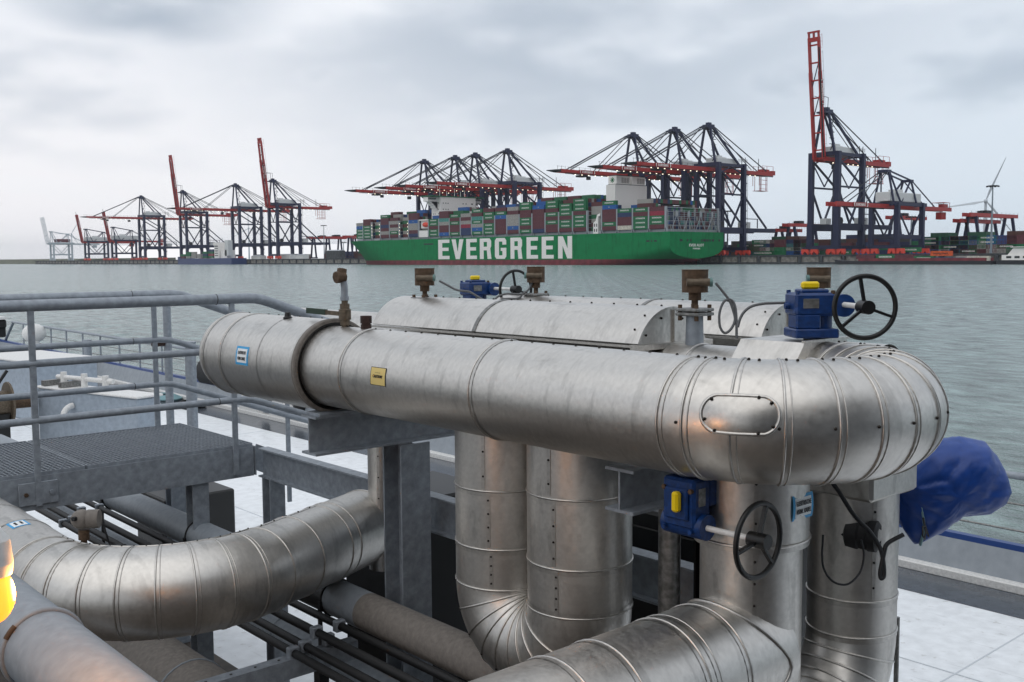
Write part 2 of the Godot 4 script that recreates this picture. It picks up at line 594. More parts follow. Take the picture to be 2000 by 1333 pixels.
const QUAY_X := 621.0
const QUAY_Y := 6.5
func make_quay() -> void:
	var b := mb()
	b.box(Vector3(QUAY_X + 450, QUAY_Y / 2 - 2, -1100), Vector3(900, QUAY_Y + 4, 1960))
	structure(b, "quay", M.apron)
	var wall := put(mb(), "quay_wall", M.concrete_dark)
	var w := mb()
	w.box(Vector3(QUAY_X - 0.6, QUAY_Y - 0.6, -1100), Vector3(1.2, 1.21, 1960))
	w.box(Vector3(QUAY_X - 0.5, 0.6, -1100), Vector3(1.0, 1.6, 1960))
	wall.mesh = w.mesh()
	wall.set_meta("kind", "structure")
	var panel := mb()
	panel.bevel_box(Vector3.ZERO, Vector3(0.8, 3.9, 12.6), 0.12)
	panel.box(Vector3(-0.5, 0.5, 0), Vector3(0.2, 0.6, 0.6))
	var pm := panel.mesh()
	var fen := mb()
	fen.bevel_box(Vector3.ZERO, Vector3(1.3, 4.6, 2.0), 0.2)
	var fm := fen.mesh()
	var z := -190.0
	while z > -2060.0:
		var o := MeshInstance3D.new()
		o.mesh = pm; o.material_override = M.concrete; o.name = "panel"
		o.position = Vector3(QUAY_X - 0.3, 3.35, z)
		wall.add_child(o, true)
		var q := MeshInstance3D.new()
		q.mesh = fm; q.material_override = M.concrete_dark; q.name = "fender"
		q.position = Vector3(QUAY_X - 0.7, 3.0, z - 8.4)
		wall.add_child(q, true)
		z -= 16.8
	var d := mb()
	d.prism([Vector3(690, -2, -2080), Vector3(700, 9, -2080), Vector3(900, 11.5, -2080), Vector3(900, -2, -2080)], Vector3(-60, 0, -1500))
	structure(d, "dike", M.dike)
	var d2 := mb()
	d2.prism([Vector3(300, -2, -3600), Vector3(330, 7.5, -3600), Vector3(800, 9, -3600), Vector3(800, -2, -3600)], Vector3(0, 0, -500))
	structure(d2, "far_shore", M.dike)

# ---------------------------------------------------------------- the container ship
const BAYS := ["SBGGG", "MMGGGG", "", "GMMNMSM", "MSMSGM", "", "MMBSSMN", "", "GGMGG", "MMTSMMB", "GMGMMG", "SMSRNN", "GMTGSBG", "MGGMGGG", "MGBMMMM", "SMSSSBM", "GGMMGGMG", "BMMMMMN", "GGMGMGMM", "GGGMGGM", "GGGMGGGM", "", "GBMMMGM", "GNMMW", "GMGGG", "MRGGM"]
const COLOURS := {"G": "green", "M": "maroon", "S": "silver grey", "B": "bright blue", "N": "navy blue", "T": "teal", "R": "crimson", "W": "cream", "O": "orange"}
const NTH := ["first", "second", "third", "fourth", "fifth", "sixth", "seventh", "eighth", "ninth", "tenth", "eleventh", "twelfth", "thirteenth", "fourteenth", "fifteenth", "sixteenth", "seventeenth", "eighteenth", "nineteenth", "twentieth", "last but two", "last but one", "last"]
const ORD := ["lowest", "second", "third", "fourth", "fifth", "sixth", "seventh", "eighth", "ninth"]
const TIER := 3.1
const DECK_Y := 23.3
const BOX_Y := 25.5
func bay_z(i: int) -> float: return -467.5 - (25 - i) * 15.27 - 7.6

var box_mesh := {}
func container_mesh(length: float, width: float, height: float) -> ArrayMesh:
	var key := "%.1f %.1f %.1f" % [length, width, height]
	if box_mesh.has(key): return box_mesh[key]
	var b := mb()
	# corrugated long sides (normal x), ribbed doors (normal z)
	var w := width * 0.5
	var l := length * 0.5
	var n := 14
	for s in [-1.0, 1.0]:
		for i in n:
			var z0 := lerpf(-l + 0.15, l - 0.15, float(i) / n)
			var z1 := lerpf(-l + 0.15, l - 0.15, (i + 0.5) / n)
			var z2 := lerpf(-l + 0.15, l - 0.15, (i + 1.0) / n)
			b.quad(Vector3(s * w, 0.2, z0), Vector3(s * w, height - 0.2, z0), Vector3(s * w, height - 0.2, z1), Vector3(s * w, 0.2, z1), Vector3(s, 0, 0))
			b.quad(Vector3(s * (w - 0.08), 0.2, z1), Vector3(s * (w - 0.08), height - 0.2, z1), Vector3(s * (w - 0.08), height - 0.2, z2), Vector3(s * (w - 0.08), 0.2, z2), Vector3(s, 0, 0))
		b.box(Vector3(s * (w - 0.06), 0.1, 0), Vector3(0.14, 0.2, length))
		b.box(Vector3(s * (w - 0.06), height - 0.1, 0), Vector3(0.14, 0.2, length))
		for e in [-1.0, 1.0]: b.box(Vector3(s * (w - 0.06), height / 2, e * (l - 0.08)), Vector3(0.16, height - 0.4, 0.16))
	for e in [-1.0, 1.0]:
		b.box(Vector3(0, height / 2, e * (l - 0.06)), Vector3(width - 0.3, height - 0.02, 0.06))
		for k in 4: b.box(Vector3(lerpf(-w * 0.7, w * 0.7, k / 3.0), height / 2, e * (l - 0.01)), Vector3(0.06, height - 0.3, 0.06))
	b.box(Vector3(0, height - 0.05, 0), Vector3(width - 0.2, 0.06, length - 0.1))
	box_mesh[key] = b.mesh()
	return box_mesh[key]

var text_mesh := {}
func box_text(parent: Node3D, txt: String, mat_: Material, side_x: float, y: float, h: float) -> void:
	# lettering on the face that looks to -x
	if not text_mesh.has(txt):
		var f := SystemFont.new()
		f.font_names = PackedStringArray(["Droid Sans"])
		f.font_weight = 700
		var t := TextMesh.new()
		t.text = txt; t.font = f; t.font_size = 24; t.pixel_size = h / 17.0; t.depth = 0.04; t.curve_step = 4.0
		text_mesh[txt] = t
	var o := MeshInstance3D.new()
	o.mesh = text_mesh[txt]
	o.material_override = mat_
	o.name = "lettering"
	o.transform = Transform3D(Basis(Vector3.UP, -PI / 2).scaled_local(Vector3(1.15, 1, 1)), Vector3(side_x, y, 0))
	parent.add_child(o, true)

func container(key: String, at: Vector3, label: String, group: String, length := 13.4, width := 2.5, height := 3.04, text := true) -> MeshInstance3D:
	var o := MeshInstance3D.new()
	o.mesh = container_mesh(length, width, height)
	o.material_override = M["box_" + key]
	o.name = numbered("shipping_container")
	o.position = at
	add_child(o)
	tag(o, label, "container", group)
	if text:
		if key == "G": box_text(o, "EVERGREEN", M.ship_white, -width / 2 - 0.03, height * 0.52, 0.95)
		elif key == "B":
			var d := mb()
			var x := -width / 2 - 0.04
			d.prism([Vector3(x, height * 0.5 - 0.55, 0), Vector3(x, height * 0.5, -0.8), Vector3(x, height * 0.5 + 0.55, 0), Vector3(x, height * 0.5, 0.8)], Vector3(0.03, 0, 0))
			put(d, "emblem", M.box_S, o)
	return o

func stem_at(y: float) -> float: return lerpf(424.0, 446.0, pow(clampf(y / 24.0, 0, 1.2), 1.4))

func half_breadth(s: float, y: float) -> float:
	# s: metres from the transom towards the bow
	var hb := 30.5
	var stem := stem_at(y)
	var start := lerpf(322.0, 372.0, clampf(y / 24.0, 0, 1))
	if s > start:
		var u := clampf((s - start) / (stem - start), 0, 1)
		hb *= pow(maxf(0.0, 1.0 - pow(u, lerpf(1.7, 2.6, clampf(y / 24.0, 0, 1)))), 0.8)
	if s < 110.0:
		var y0 := lerpf(4.8, -14.0, pow(clampf(s / 110.0, 0, 1), 0.85))
		var rise := lerpf(9.5, 13.0, clampf(s / 110.0, 0, 1))
		var u2 := clampf((y - y0) / rise, 0.0, 1.0)
		hb *= pow(1.0 - pow(1.0 - u2, 2.4), 1.0 / 2.4)
	return hb

const SHIP_X := 587.5
const STERN_Z := -463.0
func loft(y_from: float, y_to: float, ny: int, mat_: Material, called: String, parent: Node3D) -> void:
	var b := mb()
	var ss := []
	var s := 0.0
	while s < 447.0:
		ss.append(s)
		s += 1.0 if s > 415.0 else (4.0 if (s < 112.0 or s > 296.0) else 46.0)
	ss.append(446.0)
	for sd in [-1.0, 1.0]:
		var P := []
		for q in ss:
			var row := []
			for j in ny + 1:
				var y := lerpf(y_from, y_to, float(j) / ny)
				row.append(Vector3(SHIP_X + sd * half_breadth(q, y), y, STERN_Z - minf(q, stem_at(y))))
			P.append(row)
		var nrm := func(i: int, j: int) -> Vector3:
			var a: Vector3 = P[mini(i + 1, P.size() - 1)][j] - P[maxi(i - 1, 0)][j]
			var c: Vector3 = P[i][mini(j + 1, ny)] - P[i][maxi(j - 1, 0)]
			var nn := a.cross(c).normalized()
			if nn.length() < 0.5: nn = Vector3(sd, 0, 0)
			if nn.x * sd < 0: nn = -nn
			return nn
		for i in P.size() - 1:
			for j in ny:
				var n00: Vector3 = nrm.call(i, j)
				var n10: Vector3 = nrm.call(i + 1, j)
				var n11: Vector3 = nrm.call(i + 1, j + 1)
				var n01: Vector3 = nrm.call(i, j + 1)
				b.tri(P[i][j], P[i + 1][j], P[i + 1][j + 1], n00, n10, n11)
				b.tri(P[i][j], P[i + 1][j + 1], P[i][j + 1], n00, n11, n01)
		# half of the flat transom
		for j in ny:
			b.quad(P[0][j], P[0][j + 1], Vector3(SHIP_X, P[0][j + 1].y, STERN_Z), Vector3(SHIP_X, P[0][j].y, STERN_Z), Vector3(0, 0, 1))
	put(b, called, mat_, parent)

func glyph(ch: String) -> Array:
	# outlines in a 1 x 1 cell, u from left to right, v upwards
	match ch:
		"E": return [[[0, 0], [1, 0], [1, .17], [.36, .17], [.36, .42], [.92, .42], [.92, .59], [.36, .59], [.36, .83], [1, .83], [1, 1], [0, 1]]]
		"V": return [[[0, 1], [.36, 1], [.53, .34], [.68, 1], [1.04, 1], [.7, 0], [.36, 0]]]
		"N": return [[[0, 0], [.32, 0], [.32, .58], [.66, 0], [1, 0], [1, 1], [.68, 1], [.68, .44], [.34, 1], [0, 1]]]
		"R": return [[[0, 0], [.34, 0], [.34, 1], [0, 1]], [[.34, 1], [.34, .83], [.64, .83], [.64, .6], [.34, .6], [.34, .42], [.62, .42], [.68, 0], [1.02, 0], [.92, .5], [1, .62], [1, .88], [.86, 1]]]
		"G": return [[[.14, 0], [.86, 0], [1, .12], [1, .53], [.52, .53], [.52, .38], [.66, .38], [.66, .17], [.36, .17], [.36, .83], [.66, .83], [.66, .68], [1, .68], [1, .88], [.86, 1], [.14, 1], [0, .88], [0, .12]]]
	return []

func make_ship() -> void:
	var ship := thing("container_ship", "huge green container ship with white EVERGREEN lettering and red bottom, moored at the quay", "ship", Vector3.ZERO)
	loft(4.2, DECK_Y, 10, M.ship_green, "hull", ship)
	loft(-1.0, 4.2, 4, M.ship_red, "lower_hull", ship)
	var dk := mb()
	var prev := -1.0
	for i in 38:
		var s0 := 446.0 * i / 38.0
		var s1 := 446.0 * (i + 1) / 38.0
		var h0 := half_breadth(s0, DECK_Y) - 0.1
		var h1 := half_breadth(s1, DECK_Y) - 0.1
		dk.quad(Vector3(SHIP_X - h0, DECK_Y - 0.3, STERN_Z - s0), Vector3(SHIP_X + h0, DECK_Y - 0.3, STERN_Z - s0), Vector3(SHIP_X + h1, DECK_Y - 0.3, STERN_Z - s1), Vector3(SHIP_X - h1, DECK_Y - 0.3, STERN_Z - s1), Vector3.UP)
	put(dk, "weather_deck", M.deck_green, ship)
	# EVERGREEN, each letter a plate on the flat of the side
	var spans := [["E", -727.6, -711.5], ["V", -708.4, -692.4], ["E", -688.0, -673.8], ["R", -669.8, -655.0], ["G", -650.2, -635.8], ["R", -630.6, -616.4], ["E", -611.0, -597.6], ["E", -593.2, -579.6], ["N", -574.6, -559.2]]
	for sp in spans:
		var gl := mb()
		for poly in glyph(sp[0]):
			var pts := []
			for u in poly: pts.append(Vector3(SHIP_X - 30.62, 5.0 + u[1] * 17.2, lerpf(sp[1], sp[2], u[0])))
			gl.prism(pts, Vector3(0.16, 0, 0))
		put(gl, "letter", M.ship_white, ship)
	# name on the transom
	lettering("EVER ALOT", 1.9, M.ship_white, ship, Transform3D(Basis.IDENTITY, Vector3(SHIP_X - 1.0, 13.9, STERN_Z + 0.1)), true, 0.08, 1.25)
	lettering("PANAMA", 1.1, M.ship_white, ship, Transform3D(Basis.IDENTITY, Vector3(SHIP_X - 1.0, 11.5, STERN_Z + 0.1)), true, 0.08, 1.3)
	rng.seed = 5
	var ox := SHIP_X - 28.5
	while ox < SHIP_X + 28.0:
		var ww := rng.randf_range(1.0, 3.6)
		if rng.randf() < 0.8:
			var ob := mb()
			ob.box(Vector3(ox + ww / 2, 17.4, STERN_Z + 0.02), Vector3(ww, 1.7, 0.1))
			put(ob, "mooring_opening", M.ship_dark, ship)
		ox += ww + rng.randf_range(0.7, 2.0)
	for q in [[-476.0, 2.6], [-479.5, 1.2], [-483.0, 3.0], [-742.0, 14.0]]:
		var ob := mb()
		ob.box(Vector3(SHIP_X - 30.5, 17.0 if q[0] > -700 else 18.6, q[0]), Vector3(0.14, 1.3, q[1]))
		put(ob, "side_opening", M.ship_dark, ship)
	# lashing bridges between the bays, coaming posts
	for i in 26:
		var z := -467.5 - i * 15.27
		var br := mb()
		for sd in [-1.0, 1.0]:
			var x: float = SHIP_X + sd * (minf(29.6, half_breadth(-463.0 - z, DECK_Y) - 1.0))
			br.box(Vector3(x, 33.5, z), Vector3(1.6, 15.0, 1.1))
			br.bar(Vector3(x, 27.5, z), Vector3(x, DECK_Y - 0.4, z - 1.5), 0.8, 0.6)
			br.bar(Vector3(x, 27.5, z), Vector3(x, DECK_Y - 0.4, z + 1.5), 0.8, 0.6)
		for y in [28.0, 31.2, 34.3, 37.4, 40.4]:
			br.box(Vector3(SHIP_X, y, z), Vector3(56, 0.35, 0.9))
		put(br, "lashing_bridge", M.ship_grey, ship)
		var co := mb()
		var hb := half_breadth(-463.0 - (z - 7.6), DECK_Y)
		co.box(Vector3(SHIP_X, DECK_Y + 0.75, z - 7.6), Vector3(2 * hb - 4.0, 2.4, 13.5))
		put(co, "hatch_coaming", M.ship_grey, ship)
	# lattice over the transom
	var la := mb()
	var lz := -465.6
	for k in 11: la.box(Vector3(SHIP_X - 29.5 + k * 5.9, 31.0, lz), Vector3(0.3, 15.4, 0.3))
	for k in 6: la.box(Vector3(SHIP_X, 24.6 + k * 2.75, lz), Vector3(59.4, 0.2, 0.3))
	put(la, "stern_lattice", M.ship_grey, ship)
	for k in 4:
		var cx := SHIP_X - 20.5 + k * 13.5
		var v := mb()
		v.box(Vector3(cx, 36.2, lz + 0.3), Vector3(2.0, 3.6, 0.5))
		v.bar(Vector3(cx, 35, lz + 0.3), Vector3(cx - 6.0, DECK_Y, lz + 0.3), 0.34, 0.34)
		v.bar(Vector3(cx, 35, lz + 0.3), Vector3(cx + 6.0, DECK_Y, lz + 0.3), 0.34, 0.34)
		put(v, "stern_brace", M.ship_grey, ship)
	# bridge
	var br2 := put(mb(), "bridge_house", M.ship_white, ship)
	var bb := mb()
	bb.box(Vector3(588.5, 42.5, -744.5), Vector3(41, 37, 13.4))
	bb.box(Vector3(588.0, 58.8, -745.5), Vector3(62, 4.0, 7.0))
	for sd in [-1.0, 1.0]:
		var xe: float = 588.5 + sd * 20.5
		for k in 6:
			var t0 := k / 6.0
			var t1 := (k + 1) / 6.0
			bb.prism([Vector3(xe, 57, -748.5), Vector3(xe + sd * 10.0 * (1 - t0), 57, -748.5), Vector3(xe + sd * 10.0 * (1 - t1), 57.0 - 11.0 * pow(t1, 1.6), -748.5), Vector3(xe, 57.0 - 11.0 * pow(t1, 1.6), -748.5)], Vector3(0, 0, 6))
	br2.mesh = bb.mesh()
	var rl := mb()
	rl.box(Vector3(588, 61.5, -744.5), Vector3(63, 1.0, 14.2))
	put(rl, "bridge_roof", M.deck_green, ship)
	for sd in [-1.0, 1.0]:
		for k in 8:
			var wi := mb()
			wi.box(Vector3(588.0 + sd * (22.5 + k * 1.1), 59.4, -741.98), Vector3(0.8, 1.5, 0.1))
			put(wi, "window", M.ship_dark, ship)
	for y in [55.5, 50.0, 46.0]:
		for x in [571.0, 574.0, 576.5, 594.0, 597.5, 604.5]:
			var wi := mb()
			wi.box(Vector3(x, y, -737.78), Vector3(0.9 if x < 604 else 2.2, 1.0, 0.1))
			put(wi, "window", M.ship_dark, ship)
		for z in [-748.5, -746.0, -741.0]:
			var wi := mb()
			wi.box(Vector3(567.98, y, z), Vector3(0.1, 1.1, 0.8))
			put(wi, "window", M.ship_dark, ship)
	var ms := mb()
	for q in [[572.0, 8.0], [580.0, 5.0], [589.0, 12.0], [596.0, 5.0], [601.0, 9.0]]:
		ms.cyl(Vector3(q[0], 62, -744), Vector3(q[0], 62 + q[1], -744), 0.25, 0.15, 6)
	ms.box(Vector3(589, 70, -744), Vector3(5, 0.4, 0.4))
	put(ms, "radar_mast", M.ship_white, ship)
	# funnel casing
	var fu := mb()
	fu.box(Vector3(584.0, 42.0, -527.7), Vector3(35.5, 35.4, 9.2))
	put(fu, "funnel_casing", M.ship_white, ship)
	for k in 2:
		var fx := 576.0 + k * 17.3
		var fb := mb()
		fb.bevel_box(Vector3(fx, 63.1, -528.0), Vector3(15.2, 6.4, 8.6), 0.3)
		var fo := put(fb, "funnel", M.ship_white, ship)
		var rim := mb()
		rim.box(Vector3(fx, 66.55, -528.0), Vector3(15.0, 0.5, 8.4))
		rim.box(Vector3(fx, 59.95, -528.0), Vector3(15.6, 0.45, 8.9))
		put(rim, "rim", M.ship_dark, fo)
		for j in 3:
			var gr := mb()
			for l in 7: gr.box(Vector3(fx - 1.0 + j * 2.9, 61.3 + l * 0.6, -523.66), Vector3(2.4, 0.26, 0.12))
			put(gr, "louvre", M.rust, fo)
		if k == 0:
			var em := mb()
			for a in 4:
				var t := a * PI / 4
				em.box(Vector3(568.36, 63.2, -528.0), Vector3(0.1, 4.4, 0.5), Basis(Vector3.RIGHT, t))
			put(em, "emblem", M.ship_green, fo)
	# white lifeboat tower and aft tower
	var tw := mb()
	tw.box(Vector3(558.6, 28.0, bay_z(7)), Vector3(2.4, 6.0, 13.0))
	tw.box(Vector3(564.0, 37.0, bay_z(7)), Vector3(9.0, 8.0, 12.6))
	tw.box(Vector3(559.0, 40.5, bay_z(7)), Vector3(3.0, 1.0, 13.0))
	put(tw, "lifeboat_tower", M.ship_white, ship)
	var lb := mb()
	lb.ball(Vector3(558.6, 36.2, bay_z(7) + 2.0), 1.0, 8, Vector3(1.8, 2.2, 4.6))
	put(lb, "lifeboat", M.lifeboat, ship)
	var at := mb()
	var az := -534.2
	at.prism([Vector3(558.4, DECK_Y, az - 4), Vector3(558.4, 31.5, az - 4), Vector3(558.4, 33.0, az - 1.5), Vector3(558.4, 37.5, az), Vector3(558.4, 38.5, az + 3.2), Vector3(558.4, 36.6, az + 3.2), Vector3(558.4, 36.0, az + 1.0), Vector3(558.4, DECK_Y, az + 1.0)], Vector3(3, 0, 0))
	put(at, "aft_tower", M.ship_white, ship)
	for q in [[-536.8, 25.4], [-534.6, 25.4], [-536.8, 29.2], [-534.6, 29.2]]:
		var wi := mb()
		wi.box(Vector3(558.36, q[1] + 0.5, q[0]), Vector3(0.1, 2.2, 0.9))
		put(wi, "window", M.ship_dark, ship)
	# foremast and bow jib
	var fm := mb()
	fm.cyl(Vector3(587, DECK_Y, -893), Vector3(587, 34, -893), 0.6, 0.4, 8)
	fm.cyl(Vector3(587, 27, -895), Vector3(580, 29, -908), 0.25, 0.1, 6)
	put(fm, "foremast", M.ship_grey, ship)
	# lamps on the lashing bridges of the empty bays
	for i in [2, 5, 25]:
		for s in [-1.0, 1.0]:
			for k in 4:
				var lm := mb()
				lm.ball(Vector3(557.2, 28.5 + k * 3.2, bay_z(i) + s * 6.4), 0.3, 4)
				if i < 25: put(lm, "lamp", M.floodlight, ship)

func make_ship_cargo() -> void:
	var stacks_named := {}
	for i in 26:
		var col: String = BAYS[i]
		var where := ""
		if i < 7: where = "%s stack forward of the lifeboat tower" % ["first", "second", "third", "fourth", "fifth", "sixth", "seventh"][6 - i]
		elif i < 21: where = "%s stack aft of the lifeboat tower" % ["", "first", "second", "third", "fourth", "fifth", "sixth", "seventh", "eighth", "ninth", "tenth", "eleventh", "twelfth", "thirteenth"][i - 7]
		else: where = "%s stack forward of the ship's stern" % ["first", "second", "third", "fourth"][clampi(25 - i, 0, 3)]
		for k in col.length():
			var tier := col.length() - 1 - k
			var z := bay_z(i)
			var inset := 30.5 - minf(30.5, half_breadth(STERN_Z - z + 7.0, DECK_Y))
			container(col[k], Vector3(SHIP_X - 29.1 + inset, BOX_Y + tier * TIER, z), "%s container, %s tier up, in the %s" % [COLOURS[col[k]], ORD[tier], where], "containers on the green ship")
	# everything inboard of the outer row
	rng.seed = 41
	var st := mb()
	var pal := [Color(0.012, 0.12, 0.05), Color(0.10, 0.025, 0.03), Color(0.10, 0.025, 0.03), Color(0.3, 0.29, 0.27), Color(0.01, 0.09, 0.3), Color(0.012, 0.12, 0.05), Color(0.015, 0.03, 0.10)]
	for i in 26:
		var z := bay_z(i)
		var hb := half_breadth(STERN_Z - z + 7.0, DECK_Y)
		var top: int = [5, 6, 5, 7, 7, 6, 7, 4, 6, 7, 7, 6, 7, 7, 7, 7, 8, 8, 8, 8, 8, 7, 6, 5, 7, 5][i]
		var rows := int((2 * hb - 8.0) / 2.6)
		for rw in rows:
			var x := SHIP_X - hb + 5.4 + rw * 2.6
			if i in [8, 9] and x > 566 and x < 611: continue
			if i in [21, 22] and x > 564 and x < 604 : continue
			var n := top + (rng.randi_range(-1, 1) if rw > 1 else 0)
			if i == 24: n = 7
			if i == 22 and rw > 3: n = 5
			for t in n:
				if i == 25 and rw > 0: continue
				if rw > 2 and rw < rows - 2 and t < n - 1 and i != 21 and i != 20: continue
				st.col = pal[rng.randi() % pal.size()]
				st.box(Vector3(x, BOX_Y + t * TIER + 1.5, z), Vector3(2.46, 3.0, 13.2))
		st.col = Color(0.05, 0.03, 0.03)
		if not (i in [8, 9, 21, 22]): st.box(Vector3(SHIP_X, BOX_Y + 1.5 * (top - 2), z), Vector3(maxf(2 * hb - 18, 2), 3.0 * (top - 2), 12.6))
	var so := put(st, "inner_containers", M.stack)
	tag(so, "mass of stacked containers behind the outer row on the green ship", "containers", "", "stuff")
	# the ends that show over the transom
	for rw in 23:
		var x := SHIP_X - 27.6 + rw * 2.5
		for t in 5:
			var key: String = ["G", "M", "M", "S", "N", "G", "M"][rng.randi() % 7]
			if t < 4: key = ["M", "S", "N", "M", "T"][rng.randi() % 5]
			container(key, Vector3(x + 1.6, BOX_Y + t * TIER, bay_z(25)), "%s container end, %s tier, %s column from the stern's port corner" % [COLOURS[key], ORD[t], NTH[rw]], "container ends over the stern", 13.0, 2.36, 3.0, false)

# ---------------------------------------------------------------- ship-to-shore cranes
# local axes: x from the water-side rail (0) inland, z along the quay, y from the quay
func crane_sign(parent: Node3D, p: Vector3, along: Vector3, up: Vector3, nz: float) -> void:
	# a dark red board with two white brackets and the terminal's name, on the girder's flank
	var sg := mb()
	var n := Vector3(0, 0, nz)
	var bs := Basis(along, up, n)
	sg.box(p, Vector3(17, 2.9, 0.3), bs)
	var board := put(sg, "sign_board", M.sign_red, parent)
	var br := mb()
	for s in [-1.0, 1.0]:
		for k in 4:
			var t0 := -0.9 + k * 0.45
			var t1 := t0 + 0.45
			var a: Vector3 = p + along * s * (6.4 + 1.5 * cos(t0)) + up * sin(t0) * 1.5 + n * 0.25
			var b: Vector3 = p + along * s * (6.4 + 1.5 * cos(t1)) + up * sin(t1) * 1.5 + n * 0.25
			br.bar(a, b, 0.25, 0.7, n)
	put(br, "bracket", M.ship_white, board)
	lettering("EUROMAX", 1.7, M.ship_white, board, Transform3D(bs, p + n * 0.18), true, 0.06)

func big_crane(called: String, raised: bool) -> Node3D:
	var root := Node3D.new()
	root.name = called
	var W := 10.2
	var G := 31.4
	for z in [-W, W]:
		for x in [0.0, G]:
			var lg := mb()
			lg.bar(Vector3(x, 5.5, z), Vector3(x, 20, z), 4.2, 3.2, Vector3.RIGHT)
			lg.bar(Vector3(x, 20, z), Vector3(x, 69.5, z), 3.4, 3.0, Vector3.RIGHT)
			put(lg, "leg", M.crane_blue, root)
			for k in [-1.0, 1.0]:
				var bg := mb()
				bg.prism([Vector3(x - 1, 3.8, z + k * 3.6 - 2.6), Vector3(x - 1, 3.8, z + k * 3.6 + 2.6), Vector3(x - 1, 1.0, z + k * 3.6 + 3.1), Vector3(x - 1, 1.0, z + k * 3.6 + 1.2), Vector3(x - 1, 2.4, z + k * 3.6), Vector3(x - 1, 1.0, z + k * 3.6 - 1.2), Vector3(x - 1, 1.0, z + k * 3.6 - 3.1)], Vector3(2, 0, 0))
				for q in [-2.2, 2.2]: bg.cyl(Vector3(x - 0.6, 0.65, z + k * 3.6 + q), Vector3(x + 0.6, 0.65, z + k * 3.6 + q), 0.65, -1, 8)
				put(bg, "bogie", M.bogie, root)
	for x in [0.0, G]:
		var sb := mb()
		sb.box(Vector3(x, 5.0, 0), Vector3(2.4, 2.4, 2 * W + 6))
		put(sb, "sill_beam", M.crane_blue, root)
		var tb := mb()
		tb.box(Vector3(x, 68.2, 0), Vector3(2.2, 2.9, 2 * W))
		put(tb, "top_beam", M.crane_blue, root)
	for z in [-W, W]:
		var pb := mb()
		pb.box(Vector3(G * 0.5, 18.8, z), Vector3(G, 4.8, 2.2))
		pb.box(Vector3(G + 21.5, 19.2, z), Vector3(40.5, 3.2, 1.8))
		pb.bar(Vector3(3, 17.4, z), Vector3(0.5, 11.0, z), 1.6, 1.4)
		pb.bar(Vector3(G - 3, 17.4, z), Vector3(G - 0.5, 11.0, z), 1.6, 1.4)
		put(pb, "portal_beam", M.crane_blue, root)
		var ub := mb()
		ub.box(Vector3(G * 0.5, 67.8, z), Vector3(G - 2, 2.2, 1.5))
		ub.bar(Vector3(4, 62.5, z), Vector3(G * 0.5, 67, z), 0.7, 0.9)
		ub.bar(Vector3(G - 4, 62.5, z), Vector3(G * 0.5, 67, z), 0.7, 0.9)
		put(ub, "upper_beam", M.crane_blue, root)
		for q in [[0, 46, 15.7, 21], [G, 46, 15.7, 21], [0, 65, G, 47], [G, 46, 62, 21], [0, 46, G, 46]]:
			var dg := mb()
			dg.bar(Vector3(q[0], q[1], z), Vector3(q[2], q[3], z), 1.1, 1.2)
			put(dg, "brace", M.crane_blue, root)
	for q in [[0.0, 46.0], [G, 46.0]]:
		var dg := mb()
		dg.bar(Vector3(q[0], 64, -W), Vector3(q[0], 46, 0), 0.7, 0.7)
		dg.bar(Vector3(q[0], 64, W), Vector3(q[0], 46, 0), 0.7, 0.7)
		put(dg, "sway_brace", M.crane_blue, root)
	# things on the portal cantilever
	for q in [[Vector3(40, 23.3, 5), Vector3(8, 4.6, 6)], [Vector3(12, 23.0, -6), Vector3(6, 4.0, 5)]]:
		var eq := mb()
		eq.box(q[0], q[1])
		put(eq, "equipment_house", M.crane_white, root)
	var ef := mb()
	ef.bar(Vector3(50, 21, W), Vector3(50, 28, W), 0.6, 0.6)
	ef.bar(Vector3(33, 28, W), Vector3(50, 28, W), 0.6, 0.6)
	put(ef, "service_frame", M.crane_blue, root)
	var cr := mb()
	cr.cyl(Vector3(6, 23, 8.6), Vector3(6, 23, 9.8), 2.4, -1, 12)
	put(cr, "cable_reel", M.crane_black, root)
	# trolley girder and boom
	var gi := mb()
	for z in [-3.6, 3.6]:
		gi.box(Vector3(36, 64.4, z), Vector3(86, 2.9, 1.4))
	for k in 9: gi.box(Vector3(-4 + k * 10, 65.0, 0), Vector3(0.8, 1.4, 6.0))
	put(gi, "girder", M.crane_red, root)
	var gw := mb()
	for k in 60: gw.box(Vector3(-6 + k * 1.42, 62.4, 4.6), Vector3(0.5, 0.7, 0.5))
	gw.box(Vector3(36, 62.75, 4.6), Vector3(86, 0.15, 1.0))
	put(gw, "festoon_walkway", M.crane_black, root)
	var bk := mb()
	for x in [64.0, 70.5, 79.0]:
		bk.box(Vector3(x, 68.4, 4.2), Vector3(0.25, 4.4, 0.25)); bk.box(Vector3(x, 68.4, -4.2), Vector3(0.25, 4.4, 0.25))
	for z in [-4.2, 4.2]: bk.box(Vector3(71.5, 70.5, z), Vector3(15.2, 0.25, 0.25))
	bk.box(Vector3(72, 67.0, 0), Vector3(9, 2.4, 5)); bk.box(Vector3(81, 65.6, 0), Vector3(4.2, 3.4, 7))
	put(bk, "rope_sheave_house", M.crane_red, root)
	var la := mb()
	for x in [62.0, 64.6, 71.0, 72.6]:
		for z in [-3.0, 3.0]: la.bar(Vector3(x, 62.8, z), Vector3(x, 51.0 if x > 63 else 55.0, z), 0.3, 0.3)
	for y in [59.5, 56.0, 52.6, 51.0]: la.box(Vector3(67.5, y, 3.0), Vector3(10.4, 0.3, 0.3))
	la.box(Vector3(68, 51.0, 0), Vector3(12, 0.3, 6.4))
	put(la, "hanging_ladder", M.crane_red, root)
	# machinery house
	var mh := mb()
	mh.bevel_box(Vector3(17, 70.4, 0), Vector3(24, 6.4, 11), 0.3)
	mh.box(Vector3(10, 74.4, 2), Vector3(5, 1.8, 4)); mh.box(Vector3(20, 74.2, -2), Vector3(6, 1.4, 4))
